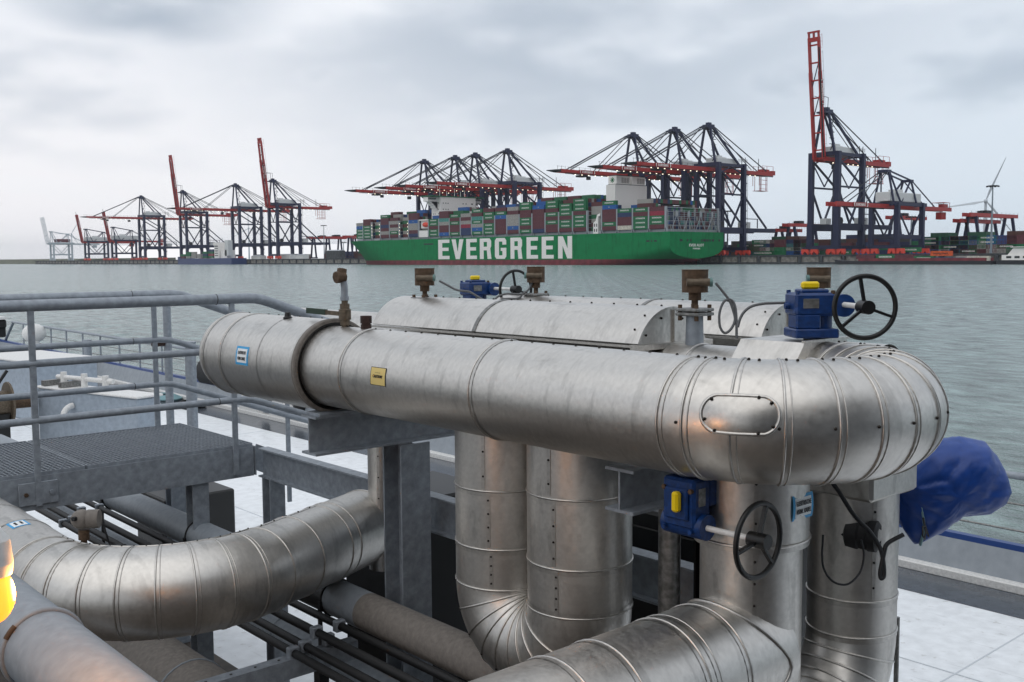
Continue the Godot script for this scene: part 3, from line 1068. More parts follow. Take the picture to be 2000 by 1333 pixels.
	put(mh, "machinery_house", M.crane_white, root)
	var rail := mb()
	for k in 14:
		rail.box(Vector3(30 + k * 0.9, 72.5, 6.0), Vector3(0.12, 2.4, 0.12))
	rail.box(Vector3(36, 73.7, 6.0), Vector3(12, 0.15, 0.15))
	for x in [36.0, 40.5, 58.0]: rail.box(Vector3(x, 71, 5), Vector3(0.35, 9, 0.35))
	put(rail, "roof_rail", M.crane_black, root)
	# apex
	var ap := mb()
	ap.box(Vector3(0.8, 96.2, 0), Vector3(6.4, 3.4, 6.6)); ap.box(Vector3(-4.0, 95.8, 0), Vector3(3.6, 1.1, 7.0))
	ap.box(Vector3(0.2, 98.6, 0.6), Vector3(3.4, 1.6, 3.0)); ap.box(Vector3(2.6, 98.7, -1.5), Vector3(1.2, 1.8, 1.6))
	put(ap, "apex_platform", M.crane_blue, root)
	for z in [-1.0, 1.0]:
		var mst := mb()
		mst.bar(Vector3(-0.6, 69, z * 7.6), Vector3(-0.4, 96, z * 2.6), 1.3, 1.5)
		put(mst, "mast", M.crane_blue, root)
		var bl := mb()
		bl.bar(Vector3(29, 69, z * 7.6), Vector3(2.2, 96, z * 2.6), 1.3, 1.4)
		put(bl, "back_leg", M.crane_blue, root)
		var bs := mb()
		bs.bar(Vector3(70, 66.5, z * 4.0), Vector3(3, 97, z * 2.6), 0.55, 0.6)
		bs.bar(Vector3(50, 66.5, z * 4.0), Vector3(3, 96.6, z * 2.6), 0.4, 0.45)
		put(bs, "back_stay", M.crane_cable, root)
	var lad := mb()
	for k in 6:
		lad.bar(Vector3(2 + (k % 2) * 3.0, 71 + k * 4.0, 3), Vector3(5 - (k % 2) * 3.0, 75 + k * 4.0, 3), 0.5, 0.4)
		lad.box(Vector3(3.4, 75 + k * 4.0, 3), Vector3(4.4, 0.3, 1.6))
	put(lad, "mast_stair", M.crane_cable, root)
	# boom, built lying out over the water from its hinge, then turned up if it is raised
	var L := 80.0
	var bo := Node3D.new()
	bo.name = "boom"
	bo.position = Vector3(-7, 64.4, 0)
	root.add_child(bo)
	var bm := mb()
	for z in [-3.6, 3.6]:
		bm.bar(Vector3(0, 0, z), Vector3(-L * 0.72, 0, z), 1.4, 2.9); bm.bar(Vector3(-L * 0.72, 0, z), Vector3(-L + 2.9, 0.2, z), 1.3, 2.2)
	for k in 7: bm.box(Vector3(-6 - k * 11.5, 0.6, 0), Vector3(1.0, 1.6, 6.4))
	put(bm, "boom_girder", M.crane_red, bo)
	var tp := mb()
	if raised:
		tp.box(Vector3(-L + 1.5, 0.2, 0), Vector3(2.8, 2.0, 8.6))
		for z in [-3.6, 0.0, 3.6]: tp.box(Vector3(-L - 1.4, 0.2, z), Vector3(3.0, 1.4, 1.0))
		tp.box(Vector3(-L - 3.4, 0.2, 0), Vector3(1.2, 1.6, 8.6))
	else: tp.prism([Vector3(-L + 3, -0.9, -4.1), Vector3(-L - 5.0, 0.0, -4.1), Vector3(-L - 4.6, 0.5, -4.1), Vector3(-L + 3, 1.1, -4.1)], Vector3(0, 0, 8.2))
	for k in 3: tp.box(Vector3(-L + k * 4.0 - 1, 2.2, 4.2), Vector3(0.15, 3, 0.15))
	tp.box(Vector3(-L + 2, 3.2, 4.2), Vector3(8, 0.15, 0.15))
	put(tp, "boom_tip", M.crane_red if raised else M.crane_black, bo)
	var bw := mb()
	for k in 50: bw.box(Vector3(-2 - k * 1.45, -2.0, 4.6), Vector3(0.5, 0.7, 0.5))
	bw.box(Vector3(-37, -1.65, 4.6), Vector3(72, 0.15, 1.0))
	for k in 12:
		bw.box(Vector3(-4 - k * 6.0, 2.4, 4.4), Vector3(0.15, 1.8, 0.15))
	bw.box(Vector3(-37, 3.0, 4.4), Vector3(68, 0.12, 0.12))
	put(bw, "boom_walkway", M.crane_black, bo)
	crane_sign(bo, Vector3(-L * 0.62 if not raised else -L * 0.55, 0, 4.5), Vector3(1, 0, 0), Vector3(0, 1, 0), 1.0)
	var dgs := mb()
	for k in 3:
		dgs.bar(Vector3(-8 - k * 20, 0.8, -3.2), Vector3(-26 - k * 20, 0.8, 3.2), 0.5, 0.5)
	put(dgs, "boom_bracing", M.crane_blue, bo)
	if raised:
		bo.rotation.z = -deg_to_rad(83.5)
		var fs := mb()
		for z in [-2.4, 2.4]:
			var pa := Vector3(-1.5, 97, z)
			var pb2 := bo.transform * Vector3(-42, 1.5, z)
			fs.bar(pa, (pa + pb2) * 0.5 + Vector3(5, 4, 0), 0.3, 0.3)
			fs.bar((pa + pb2) * 0.5 + Vector3(5, 4, 0), pb2, 0.3, 0.3)
		put(fs, "folded_stay", M.crane_cable, root)
	else:
		for z in [-2.8, 2.8]:
			var fs := mb()
			fs.bar(Vector3(-4, 96.5, z), Vector3(-7 - 66, 65.8, z), 0.6, 0.65)
			fs.bar(Vector3(-4, 96.0, z), Vector3(-7 - 36, 65.8, z), 0.45, 0.5)
			fs.bar(Vector3(-4, 97.2, z * 0.5), Vector3(-7 - 62, 67.2, z * 0.5), 0.3, 0.3)
			put(fs, "fore_stay", M.crane_cable, root)
		var tr := mb()
		tr.box(Vector3(-58, 61.6, 0), Vector3(7, 1.4, 6.4)); tr.box(Vector3(-53, 60.2, 2.2), Vector3(2.6, 2.6, 2.4))
		put(tr, "trolley", M.crane_black, root)
	# stair tower on a land-side leg, driver's cab under the girder
	var stw := mb()
	for k in 11:
		stw.bar(Vector3(G + 2.0, 8 + k * 5.2, W - 2.2 + (k % 2) * 3.6), Vector3(G + 2.0, 13.2 + k * 5.2, W + 1.4 - (k % 2) * 3.6), 0.9, 0.25)
		stw.box(Vector3(G + 2.0, 13.2 + k * 5.2, W - 0.4), Vector3(1.6, 0.2, 4.6))
	for z in [W - 2.6, W + 1.8]: stw.box(Vector3(G + 2.8, 37, z), Vector3(0.2, 60, 0.2))
	put(stw, "stair_tower", M.crane_cable, root)
	var cab := mb()
	cab.bevel_box(Vector3(9.0 if raised else -20.0, 59.8, 1.8), Vector3(3.4, 2.9, 2.6), 0.2)
	put(cab, "driver_cab", M.crane_black, root)
	var fl := mb()
	for k in 9:
		fl.box(Vector3(2 + k * 6.4, 62.0, 5.2), Vector3(0.6, 0.4, 0.6))
		if not raised: fl.box(Vector3(-12 - k * 7.3, 62.0, 5.2), Vector3(0.6, 0.4, 0.6))
	put(fl, "floodlights", M.floodlight, root).set_meta("kind", "stuff")
	return root

func small_crane(called: String, raised: bool, pale := false) -> Node3D:
	var root := Node3D.new()
	root.name = called
	var W := 9.0
	var G := 33.0
	var blue: Material = M.pale_crane if pale else M.crane_blue
	var red: Material = M.pale_crane if pale else M.crane_red
	for z in [-W, W]:
		for x in [0.0, G]:
			var lg := mb()
			lg.bar(Vector3(x, 4.5, z), Vector3(x, 33, z), 3.0, 2.6, Vector3.RIGHT)
			put(lg, "leg", blue, root)
			for k in [-1.0, 1.0]:
				var bg := mb()
				bg.prism([Vector3(x - 1, 3.6, z + k * 3 - 2.2), Vector3(x - 1, 3.6, z + k * 3 + 2.2), Vector3(x - 1, 0.4, z + k * 3 + 2.6), Vector3(x - 1, 0.4, z + k * 3 + 1), Vector3(x - 1, 2.2, z + k * 3), Vector3(x - 1, 0.4, z + k * 3 - 1), Vector3(x - 1, 0.4, z + k * 3 - 2.6)], Vector3(2, 0, 0))
				put(bg, "bogie", red if pale else M.bogie, root)
	for x in [0.0, G]:
		var sb := mb()
		sb.box(Vector3(x, 4.8, 0), Vector3(2.0, 2.2, 2 * W + 4)); sb.box(Vector3(x, 32.6, 0), Vector3(2.0, 2.6, 2 * W + 2))
		put(sb, "sill_beam", blue, root)
	for z in [-W, W]:
		var pb := mb()
		pb.box(Vector3(G / 2, 11.2, z), Vector3(G, 2.6, 1.6)); pb.box(Vector3(G / 2 + 1, 32.4, z), Vector3(G + 8, 2.4, 1.5))
		put(pb, "portal_beam", blue, root)
		for q in [[0, 30, G / 2, 12.2], [G, 30, G / 2, 12.2]]:
			var dg := mb()
			dg.bar(Vector3(q[0], q[1], z), Vector3(q[2], q[3], z), 0.8, 0.9)
			put(dg, "brace", blue, root)
	var gi := mb()
	for z in [-3.2, 3.2]: gi.box(Vector3(39.5, 30.9, z), Vector3(93, 2.6, 1.3))
	for k in 10: gi.box(Vector3(-4 + k * 9.6, 31.2, 0), Vector3(0.7, 1.2, 5.6))
	put(gi, "girder", red, root)
	var mh := mb()
	mh.bevel_box(Vector3(19 if pale else 18, 37.2, 0), Vector3(26 if pale else 42, 6.0, 10), 0.3)
	if not pale: mh.box(Vector3(14, 41.2, 0), Vector3(8, 2.2, 6))
	put(mh, "machinery_house", M.box_M if pale else M.crane_white, root)
	var bk := mb()
	bk.box(Vector3(78, 35.6, 0), Vector3(10, 0.3, 8)); bk.box(Vector3(79, 33.6, 1), Vector3(8, 2.2, 3)); bk.box(Vector3(78, 26.5, 0), Vector3(7, 5, 4))
	for x in [73.5, 82.5]:
		for z in [-4.0, 4.0]: bk.box(Vector3(x, 34, z), Vector3(0.25, 3.6, 0.25))
	put(bk, "rope_sheave_house", red, root)
	var ap := mb()
	ap.box(Vector3(-1, 53.6, 0), Vector3(5.2, 1.8, 7)); ap.box(Vector3(29, 48.6, 0), Vector3(4.5, 1.5, 7))
	put(ap, "apex_platform", blue, root)
	for z in [-1.0, 1.0]:
		var ms := mb()
		ms.bar(Vector3(-1, 33, z * 7), Vector3(-1, 53.4, z * 2.8), 1.0, 1.1); ms.bar(Vector3(8, 33, z * 7), Vector3(0, 53.4, z * 2.8), 0.9, 0.9)
		ms.bar(Vector3(29, 33, z * 7), Vector3(29, 48.4, z * 2.8), 1.0, 1.0); ms.bar(Vector3(12, 33.5, z * 5), Vector3(28, 48.4, z * 2.8), 0.9, 1.0)
		put(ms, "mast", blue, root)
		var st := mb()
		st.bar(Vector3(0, 53.8, z * 2.8), Vector3(29, 48.8, z * 2.8), 0.8, 0.9); st.bar(Vector3(30, 48.6, z * 2.8), Vector3(62, 32, z * 3.2), 0.6, 0.6)
		put(st, "tie", blue, root)
	var bo := Node3D.new()
	bo.name = "boom"
	bo.position = Vector3(-7, 30.9, 0)
	root.add_child(bo)
	var bm := mb()
	for z in [-3.2, 3.2]:
		if pale:
			for e in [-2.2, 2.2]: bm.bar(Vector3(0, e, z), Vector3(-50, e, z), 0.6, 0.7)
			for k in 8: bm.bar(Vector3(-k * 6.2, -2.2, z), Vector3(-k * 6.2 - 6.2, 2.2, z), 0.4, 0.4)
		else: bm.bar(Vector3(0, 0, z), Vector3(-48 if raised else -57, 0, z), 1.3, 2.6)
	for k in 5: bm.box(Vector3(-6 - k * 10.0, 0.5, 0), Vector3(0.8, 1.4, 5.6))
	put(bm, "boom_girder", red, bo)
	if not pale:
		var bw := mb()
		for k in 34: bw.box(Vector3(-2 - k * 1.5, -1.9, 4.2), Vector3(0.5, 0.7, 0.5))
		bw.box(Vector3(-27, -1.5, 4.2), Vector3(52, 0.15, 1.0))
		put(bw, "boom_walkway", M.crane_black, bo)
		crane_sign(bo, Vector3(-30, 0, 4.2), Vector3(1, 0, 0), Vector3(0, 1, 0), 1.0)
	if raised: bo.rotation.z = -deg_to_rad(80.0)
	else:
		var fs := mb()
		for z in [-2.8, 2.8]:
			fs.bar(Vector3(-2, 53.4, z), Vector3(-50, 32.4, z), 0.5, 0.5); fs.bar(Vector3(-2, 53.4, z), Vector3(-28, 32.4, z), 0.4, 0.4)
		put(fs, "fore_stay", M.crane_cable, root)
	return root

func place_crane(proto: Node3D, z: float, label: String, group: String) -> void:
	var c: Node3D = proto.duplicate()
	c.name = numbered(String(proto.name))
	add_child(c)
	c.position = Vector3(627, QUAY_Y, z)
	tag(c, label, "crane", group)

func make_cranes() -> void:
	var down := big_crane("quay_crane", false)
	var up := big_crane("quay_crane", true)
	var sdown := small_crane("low_quay_crane", false)
	var sup := small_crane("low_quay_crane", true)
	var pale := small_crane("pale_quay_crane", true, true)
	var g1 := "quay cranes working the green ship"
	var ids := ["nearest the ship's bow", "second from the ship's bow", "third from the ship's bow", "just aft of the white bridge"]
	var zs := [-841.4, -791.2, -760.3, -714.0]
	for i in 4: place_crane(down, zs[i], "blue and red quay crane, boom lowered, %s" % ids[i], g1)
	ids = ["at the white funnel casing", "between two others at the ship's stern half", "beside the ship's transom"]
	zs = [-560.5, -517.6, -485.1]
	for i in 3: place_crane(down, zs[i], "blue and red quay crane, boom lowered, %s" % ids[i], g1)
	place_crane(up, -385.9, "tall blue and red quay crane with boom raised, astern of the green ship", "")
	place_crane(sdown, -341.6, "low quay crane with long white machinery house, beside the tall raised crane", "")
	place_crane(up, -1155.0, "quay crane with raised red boom, ahead of the green ship's bow", "")
	place_crane(down, -1255.5, "blue quay crane with lowered boom, between two cranes with raised booms", "")
	place_crane(up, -1419.0, "quay crane with raised red boom, above the stacks of the blue feeder ship", "")
	place_crane(down, -1571.0, "blue quay crane with lowered boom, beside the two low raised cranes", "")
	place_crane(sup, -1689.0, "low quay crane with raised boom, beside the lowered crane", "")
	place_crane(sup, -1815.0, "low quay crane with raised boom, beside the pale grey crane", "")
	place_crane(pale, -1998.0, "pale grey lattice-boom quay crane at the far end of the quay", "")
	for p in [down, up, sdown, sup, pale]: p.free()

# ---------------------------------------------------------------- yard, masts, turbines, small ships
func yard_crane(proto_w: float, leg_h: float) -> Node3D:
	var root := Node3D.new()
	root.name = "yard_gantry_crane"
	var b := mb()
	for z in [-2.5, 2.5]: b.box(Vector3(proto_w * 0.5, leg_h + 1.2, z), Vector3(proto_w + 18, 2.6, 1.2))
	b.box(Vector3(proto_w * 0.5, leg_h + 1.2, 0), Vector3(1.2, 1.6, 5))
	put(b, "bridge_girder", M.crane_red, root)
	for x in [0.0, proto_w]:
		for z in [-1.0, 1.0]:
			var l := mb()
			l.bar(Vector3(x, 0.8, z * 6.5), Vector3(x, leg_h, z * 2.6), 1.9, 1.6, Vector3.RIGHT)
			put(l, "leg", M.crane_blue, root)
		var s := mb()
		s.box(Vector3(x, 1.2, 0), Vector3(1.8, 1.6, 17))
		put(s, "sill_beam", M.crane_blue, root)
	var t := mb()
	t.box(Vector3(proto_w * 0.35, leg_h + 3.6, 0), Vector3(7, 2.2, 5)); t.box(Vector3(proto_w * 0.2, leg_h + 3.3, 0), Vector3(2.4, 1.8, 3))
	for k in 12: t.box(Vector3(-8 + k * (proto_w + 16) / 11.0, leg_h + 3.1, 3.2), Vector3(0.15, 1.3, 0.15))
	put(t, "trolley", M.crane_black, root)
	return root

func turbine(hub: Vector3, blade: float, spin: float, label: String) -> void:
	var t := thing("wind_turbine", label, "wind turbine", Vector3(hub.x, 0, hub.z))
	var face := (Vector3(0, 0, 0) - Vector3(hub.x, 0, hub.z)).normalized()
	var side := Vector3.UP.cross(face)
	var b := mb()
	b.cyl(Vector3(0, 0, 0), Vector3(0, hub.y - 1, 0), blade * 0.05, blade * 0.026, 14)
	put(b, "tower", M.turbine, t)
	var n := mb()
	n.box(Vector3(0, hub.y, 0) - face * blade * 0.05, Vector3(blade * 0.07, blade * 0.07, blade * 0.18), MB.frame(face))
	put(n, "nacelle", M.turbine, t)
	var hp := Vector3(0, hub.y, 0) + face * blade * 0.06
	var hb := mb()
	hb.ball(hp, blade * 0.04, 6)
	put(hb, "hub", M.turbine, t)
	for k in 3:
		var a := spin + TAU * k / 3.0
		var d := side * cos(a) + Vector3.UP * sin(a)
		var e := (-side * sin(a) + Vector3.UP * cos(a) + face * 0.5).normalized()
		var bl := mb()
		var prof := [[0.02, 0.022], [0.12, 0.032], [0.22, 0.052], [0.5, 0.034], [0.8, 0.02], [1.0, 0.006]]
		for i in prof.size() - 1:
			var p0: Vector3 = hp + d * blade * prof[i][0]
			var p1: Vector3 = hp + d * blade * prof[i + 1][0]
			var w0: Vector3 = e * blade * prof[i][1]
			var w1: Vector3 = e * blade * prof[i + 1][1]
			var nn := d.cross(e).normalized()
			var th := nn * blade * 0.006
			bl.quad(p0 - w0 * 0.3 + th, p0 + w0 * 0.7 + th, p1 + w1 * 0.7 + th, p1 - w1 * 0.3 + th, nn)
			bl.quad(p0 - w0 * 0.3 - th, p0 + w0 * 0.7 - th, p1 + w1 * 0.7 - th, p1 - w1 * 0.3 - th, -nn)
			bl.quad(p0 - w0 * 0.3 - th, p0 - w0 * 0.3 + th, p1 - w1 * 0.3 + th, p1 - w1 * 0.3 - th, -e)
			bl.quad(p0 + w0 * 0.7 - th, p0 + w0 * 0.7 + th, p1 + w1 * 0.7 + th, p1 + w1 * 0.7 - th, e)
		put(bl, "blade", M.turbine, t)

func light_mast(p: Vector3, h: float, label: String) -> void:
	var t := thing("light_mast", label, "light mast", p, "terminal light masts")
	var b := mb()
	b.cyl(Vector3.ZERO, Vector3(0, h, 0), 0.75, 0.35, 10)
	put(b, "pole", M.mast, t)
	var c := mb()
	c.cyl(Vector3(0, h - 0.2, 0), Vector3(0, h + 0.4, 0), 3.2, 3.2, 12)
	for k in 8:
		var a := TAU * k / 8
		c.box(Vector3(cos(a) * 3.4, h - 0.2, sin(a) * 3.4), Vector3(1.0, 0.7, 1.0))
	put(c, "lamp_ring", M.crane_black, t)

# a point on the plane x = px_x seen at a pixel of the photograph (2000 x 1333)
func on_x(u: float, v: float, x: float) -> Vector3:
	var bs := Basis.from_euler(Vector3(deg_to_rad(-4.64), deg_to_rad(-41.5), deg_to_rad(-0.4)), EULER_ORDER_YXZ)
	var d := bs * Vector3((u - 1000.0) / 2000.0, -(v - 666.5) / 2000.0, -1.0)
	return Vector3(0, CAM_HEIGHT, 0) + d * (x / d.x)

func make_terminal() -> void:
	# gantries of the stack yard behind the quay: pixel of the left end, width
	var gan := [[1748, 34.0, 26.0], [1880, 46.0, 22.0], [1898, 60.0, 26.0], [1522, 20.0, 19.0], [1546, 30.0, 23.0], [640, 40.0, 26.0], [683, 40.0, 26.0], [612, 40.0, 26.0]]
	var gl := ["red yard gantry crane behind the low quay crane", "red yard gantry crane under the wind turbine", "long red yard gantry crane beside the tall light mast", "small red yard gantry crane beside the crane at the transom", "red yard gantry crane left of the tall raised crane", "yard gantry crane with splayed legs in front of the ship's bow", "yard gantry crane half hidden by the ship's bow", "yard gantry crane under the raised crane's portal"]
	for i in gan.size():
		var xx := 722.0 if gan[i][0] > 1000 else 700.0
		var p := on_x(gan[i][0], 470, xx)
		var c := yard_crane(gan[i][1], gan[i][2])
		c.name = numbered("yard_gantry_crane")
		add_child(c)
		c.position = Vector3(xx, QUAY_Y, p.z)
		if gan[i][0] > 1000: c.rotation.y = 0.0
		tag(c, gl[i], "gantry crane", "yard gantry cranes")
	# stacks of containers in the yard: pixel, plane, column of colours from the top
	var ys := [[1484, 676, "GGMG"], [1470, 676, "MGN"], [1500, 676, "SNSG"], [1520, 676, "MMGG"], [1537, 690, "NNGB"], [1552, 690, "NTSB"], [1566, 690, "MMSB"], [1582, 690, "MGNM"], [1455, 676, "GMM"],
		[1800, 690, "NGMB"], [1818, 690, "GGMB"], [1838, 690, "GNGS"], [1858, 690, "NMGB"], [1876, 690, "MGNM"], [1894, 690, "NBMG"], [1912, 690, "GSGM"], [1930, 690, "GGSM"], [1948, 690, "BBMS"], [1968, 690, "MMGS"], [1988, 690, "MMGG"], [1690, 700, "NMB"], [1720, 700, "MGN"], [1650, 700, "MNG"],
		[560, 690, "MS"], [600, 690, "SM"], [640, 690, "MM"], [660, 690, "MN"]]
	var seen := {}
	for i in ys.size():
		var zone: String = "past the low quay crane" if ys[i][0] > 1780 else ("under the low quay crane" if ys[i][0] > 1600 else ("astern of the green ship" if ys[i][0] > 1000 else "ahead of the ship's bow"))
		seen[zone] = seen.get(zone, 0) + 1
		var p := on_x(ys[i][0], 480, ys[i][1])
		var col: String = ys[i][2]
		for k in col.length():
			container(col[k], Vector3(ys[i][1], QUAY_Y + 0.1 + (col.length() - 1 - k) * 2.95, p.z), "%s container, %s tier, %s yard stack %s" % [COLOURS[col[k]], ORD[col.length() - 1 - k], NTH[seen[zone] - 1], zone], "containers in the yard stacks", 13.0, 2.5, 2.9, col[k] == "G" and i % 2 == 0)
	var far := mb()
	rng.seed = 9
	var z := -250.0
	var pal := [Color(0.012, 0.08, 0.04), Color(0.07, 0.02, 0.025), Color(0.02, 0.03, 0.09), Color(0.05, 0.05, 0.05), Color(0.08, 0.03, 0.02)]
	while z > -800.0:
		var n := rng.randi_range(3, 5)
		for k in n:
			far.col = pal[rng.randi() % pal.size()]
			far.box(Vector3(712, QUAY_Y + 1.5 + k * 2.95, z), Vector3(14, 2.9, 12.6))
		z -= 13.2
	z = -1000.0
	while z > -1150.0:
		for k in rng.randi_range(2, 3):
			far.col = pal[rng.randi() % pal.size()]
			far.box(Vector3(712, QUAY_Y + 1.5 + k * 2.95, z), Vector3(14, 2.9, 12.6))
		z -= 13.2
	tag(put(far, "far_container_stacks", M.stack), "dark mass of stacked containers deep in the yard", "containers", "", "stuff")
	light_mast(Vector3(640, QUAY_Y, on_x(1936, 490, 640).z), 41.0, "tall grey light mast standing before the wind turbine")
	light_mast(Vector3(690, QUAY_Y, on_x(1421, 490, 690).z), 36.0, "light mast beside the green ship's transom")
	light_mast(Vector3(690, QUAY_Y, on_x(633, 490, 690).z), 42.0, "light mast between the raised crane and the ship's bow")
	light_mast(Vector3(690, QUAY_Y, on_x(1779, 490, 690).z), 26.0, "thin light mast between the low quay crane's legs")
	light_mast(Vector3(690, QUAY_Y, on_x(671, 490, 690).z), 20.0, "short light mast over the yard gantries by the bow")
	# wind turbines: direction of the pixel, distance from their usual size
	var tb := on_x(1926, 393, 1500)
	turbine(tb, 66.0, deg_to_rad(68), "white wind turbine behind the yard gantry cranes")
	tb = on_x(139, 457, 1400)
	turbine(tb, 62.0, deg_to_rad(60), "faint wind turbine behind the pale grey crane")
	tb = on_x(485, 446, 1700)
	turbine(tb, 66.0, deg_to_rad(90), "faint wind turbine behind the lowered blue crane")
	# a lorry-borne container and sheds on the quay apron
	var p2 := on_x(1780, 493, 634)
	container("G", Vector3(634, QUAY_Y + 1.2, p2.z), "green container standing on the quay beside the low crane's red bogies", "", 13.0, 2.5, 3.0)
	var sh := [[560, 640, 30.0, 5.0, "white shed on the quay between two crane legs"], [505, 640, 26.0, 4.0, "low grey shed on the quay by the feeder ship's stern"], [655, 645, 30.0, 9.0, "dark shed on the quay near the green ship's bow"], [590, 640, 18.0, 4.5, "pale shed on the quay under the raised crane"]]
	for s in sh:
		var q := on_x(s[0], 500, s[1])
		var t := thing("quay_shed", s[4], "shed", Vector3(s[1], QUAY_Y, q.z), "sheds on the quay")
		var b := mb()
		b.box(Vector3(0, s[3] / 2, 0), Vector3(8, s[3], s[2]))
		put(b, "wall", M.crane_white if s[3] < 8 else M.concrete_dark, t)
		var rf := mb()
		rf.prism([Vector3(-4.3, s[3], -s[2] / 2), Vector3(4.3, s[3], -s[2] / 2), Vector3(0, s[3] + 1.2, -s[2] / 2)], Vector3(0, 0, s[2]))
		put(rf, "roof", M.ship_grey, t)

func make_feeder() -> void:
	var z0 := on_x(349, 510, 608).z   # bow
	var z1 := on_x(468, 510, 608).z   # stern
	var t := thing("feeder_ship", "small dark blue feeder ship with white deckhouse, under the far cranes", "ship", Vector3.ZERO)
	var n := 24
	var b := mb()
	var L := absf(z1 - z0)
	var hb := func(u: float) -> float: return 10.5 * pow(maxf(0.0, 1.0 - pow(clampf((u - 0.72) / 0.28, 0, 1), 2.2)), 0.8)
	for i in n:
		var u0 := float(i) / n
		var u1 := float(i + 1) / n
		for s in [-1.0, 1.0]:
			var top0 := 8.0 + 2.6 * smoothstep(0.8, 1.0, u0)
			var top1 := 8.0 + 2.6 * smoothstep(0.8, 1.0, u1)
			var h0: float = hb.call(u0)
			var h1: float = hb.call(u1)
			b.quad(Vector3(607 + s * h0, -1, z1 - u0 * L), Vector3(607 + s * h0, top0, z1 - u0 * L), Vector3(607 + s * h1, top1, z1 - u1 * L), Vector3(607 + s * h1, -1, z1 - u1 * L), Vector3(s, 0, -0.1).normalized())
		b.quad(Vector3(607 - hb.call(u0), 7.4, z1 - u0 * L), Vector3(607 + hb.call(u0), 7.4, z1 - u0 * L), Vector3(607 + hb.call(u1), 7.4, z1 - u1 * L), Vector3(607 - hb.call(u1), 7.4, z1 - u1 * L), Vector3.UP)
	b.quad(Vector3(596.5, -1, z1), Vector3(596.5, 8, z1), Vector3(617.5, 8, z1), Vector3(617.5, -1, z1), Vector3(0, 0, 1))
	put(b, "hull", M.feeder_blue, t)
	var h := mb()
	h.box(Vector3(607, 16, z1 - 46), Vector3(17, 17, 12)); h.box(Vector3(607, 26.5, z1 - 47), Vector3(20, 4, 9)); h.box(Vector3(607, 13, z1 - 30), Vector3(12, 11, 16))
	put(h, "deckhouse", M.ship_white, t)
	var fn := mb()
	fn.box(Vector3(604, 21, z1 - 22), Vector3(6, 20, 10))
	put(fn, "funnel", M.crane_white, t)
	var rm := mb()
	rm.box(Vector3(607, 31, z1 - 46), Vector3(0.6, 6, 0.6))
	put(rm, "mast", M.ship_grey, t)
	for k in 5:
		var wi := mb()
		wi.box(Vector3(598.4, 11.5 + k * 3.0, z1 - 46), Vector3(0.2, 1.0, 9.0))
		put(wi, "window", M.ship_dark, t)
	var cols := ["GM", "GGS", "SSS", "SS", "GNG", "NGRG"]
	for i in cols.size():
		for k in cols[i].length():
			container(cols[i][k], Vector3(600.5, 8.2 + (cols[i].length() - 1 - k) * 2.9, z0 + 24 + (i + 0.5) * (L - 24 - 56) / cols.size()), "%s container, %s tier, %s stack from the blue feeder ship's bow" % [COLOURS[cols[i][k]], ORD[cols[i].length() - 1 - k], NTH[i]], "containers on the feeder ship", 13.0, 2.5, 2.9, false)

func make_river_barges() -> void:
	var t := thing("river_barge", "long low dark river barge loaded with containers below the low quay crane", "barge")
	var za := on_x(1655, 512, 606).z
	var zb := on_x(1945, 512, 606).z
	var h := mb()
	h.prism([Vector3(600, -0.6, za), Vector3(600, 2.2, za), Vector3(611, 2.2, za), Vector3(611, -0.6, za)], Vector3(0, 0, zb - za))
	h.prism([Vector3(600, -0.6, za), Vector3(605.5, 0.4, za - 8), Vector3(605.5, 3.0, za - 9), Vector3(600, 2.2, za)], Vector3(11, 0, 0))
	put(h, "hull", M.hull_dark, t)
	var c := mb()
	c.box(Vector3(605.5, 3.0, (za + zb) / 2 + 4), Vector3(10, 1.8, absf(zb - za) - 14))
	put(c, "hold_coaming", M.ship_red, t)
	var row := [[1692, "M", 3.4], [1731, "G", 3.4], [1768, "M", 3.4], [1806, "G", 2.4], [1840, "N", 1.6], [1866, "N", 1.4], [1890, "S", 2.4], [1912, "W", 2.2]]
	for r in row:
		var p := on_x(r[0], 505, 602)
		container(r[1], Vector3(602.2, r[2], p.z), "%s container in the river barge's hold, %s from its bow" % [COLOURS[r[1]], NTH[row.find(r)]], "containers in the river barge", 12.6, 2.5, 2.7)
	var po := on_x(1839, 496, 605)
	var o := container("O", Vector3(605.4, 5.2, po.z), "orange container lettered in black, on top of the river barge's load", "", 12.8, 2.5, 2.9, false)
	box_text(o, "Hapag-Lloyd", M.ink, -1.29, 1.5, 0.95)
	var t2 := thing("river_tanker", "river vessel with white wheelhouse moored beside the light mast", "barge")
	var zc := on_x(1950, 512, 604).z
	var b := mb()
	b.box(Vector3(606, 0.9, zc + 40), Vector3(9, 3.0, 80))
	put(b, "hull", M.hull_dark, t2)
	var w := mb()
	w.box(Vector3(605.5, 4.0, zc + 28), Vector3(8, 3.0, 50))
	w.prism([Vector3(602, 5.5, zc + 6), Vector3(602, 9.2, zc + 9), Vector3(602, 9.2, zc + 20), Vector3(602, 5.5, zc + 22)], Vector3(6.5, 0, 0))
	put(w, "deckhouse", M.ship_white, t2)
	for k in 10:
		var wi := mb()
		wi.box(Vector3(601.46, 4.2, zc + 7 + k * 4.6), Vector3(0.1, 1.2, 2.8))
		put(wi, "window", M.ship_dark, t2)
	var rf := mb()
	rf.box(Vector3(605, 9.9, zc + 15), Vector3(8, 0.4, 14))
	put(rf, "wheelhouse_roof", M.ship_white, t2)

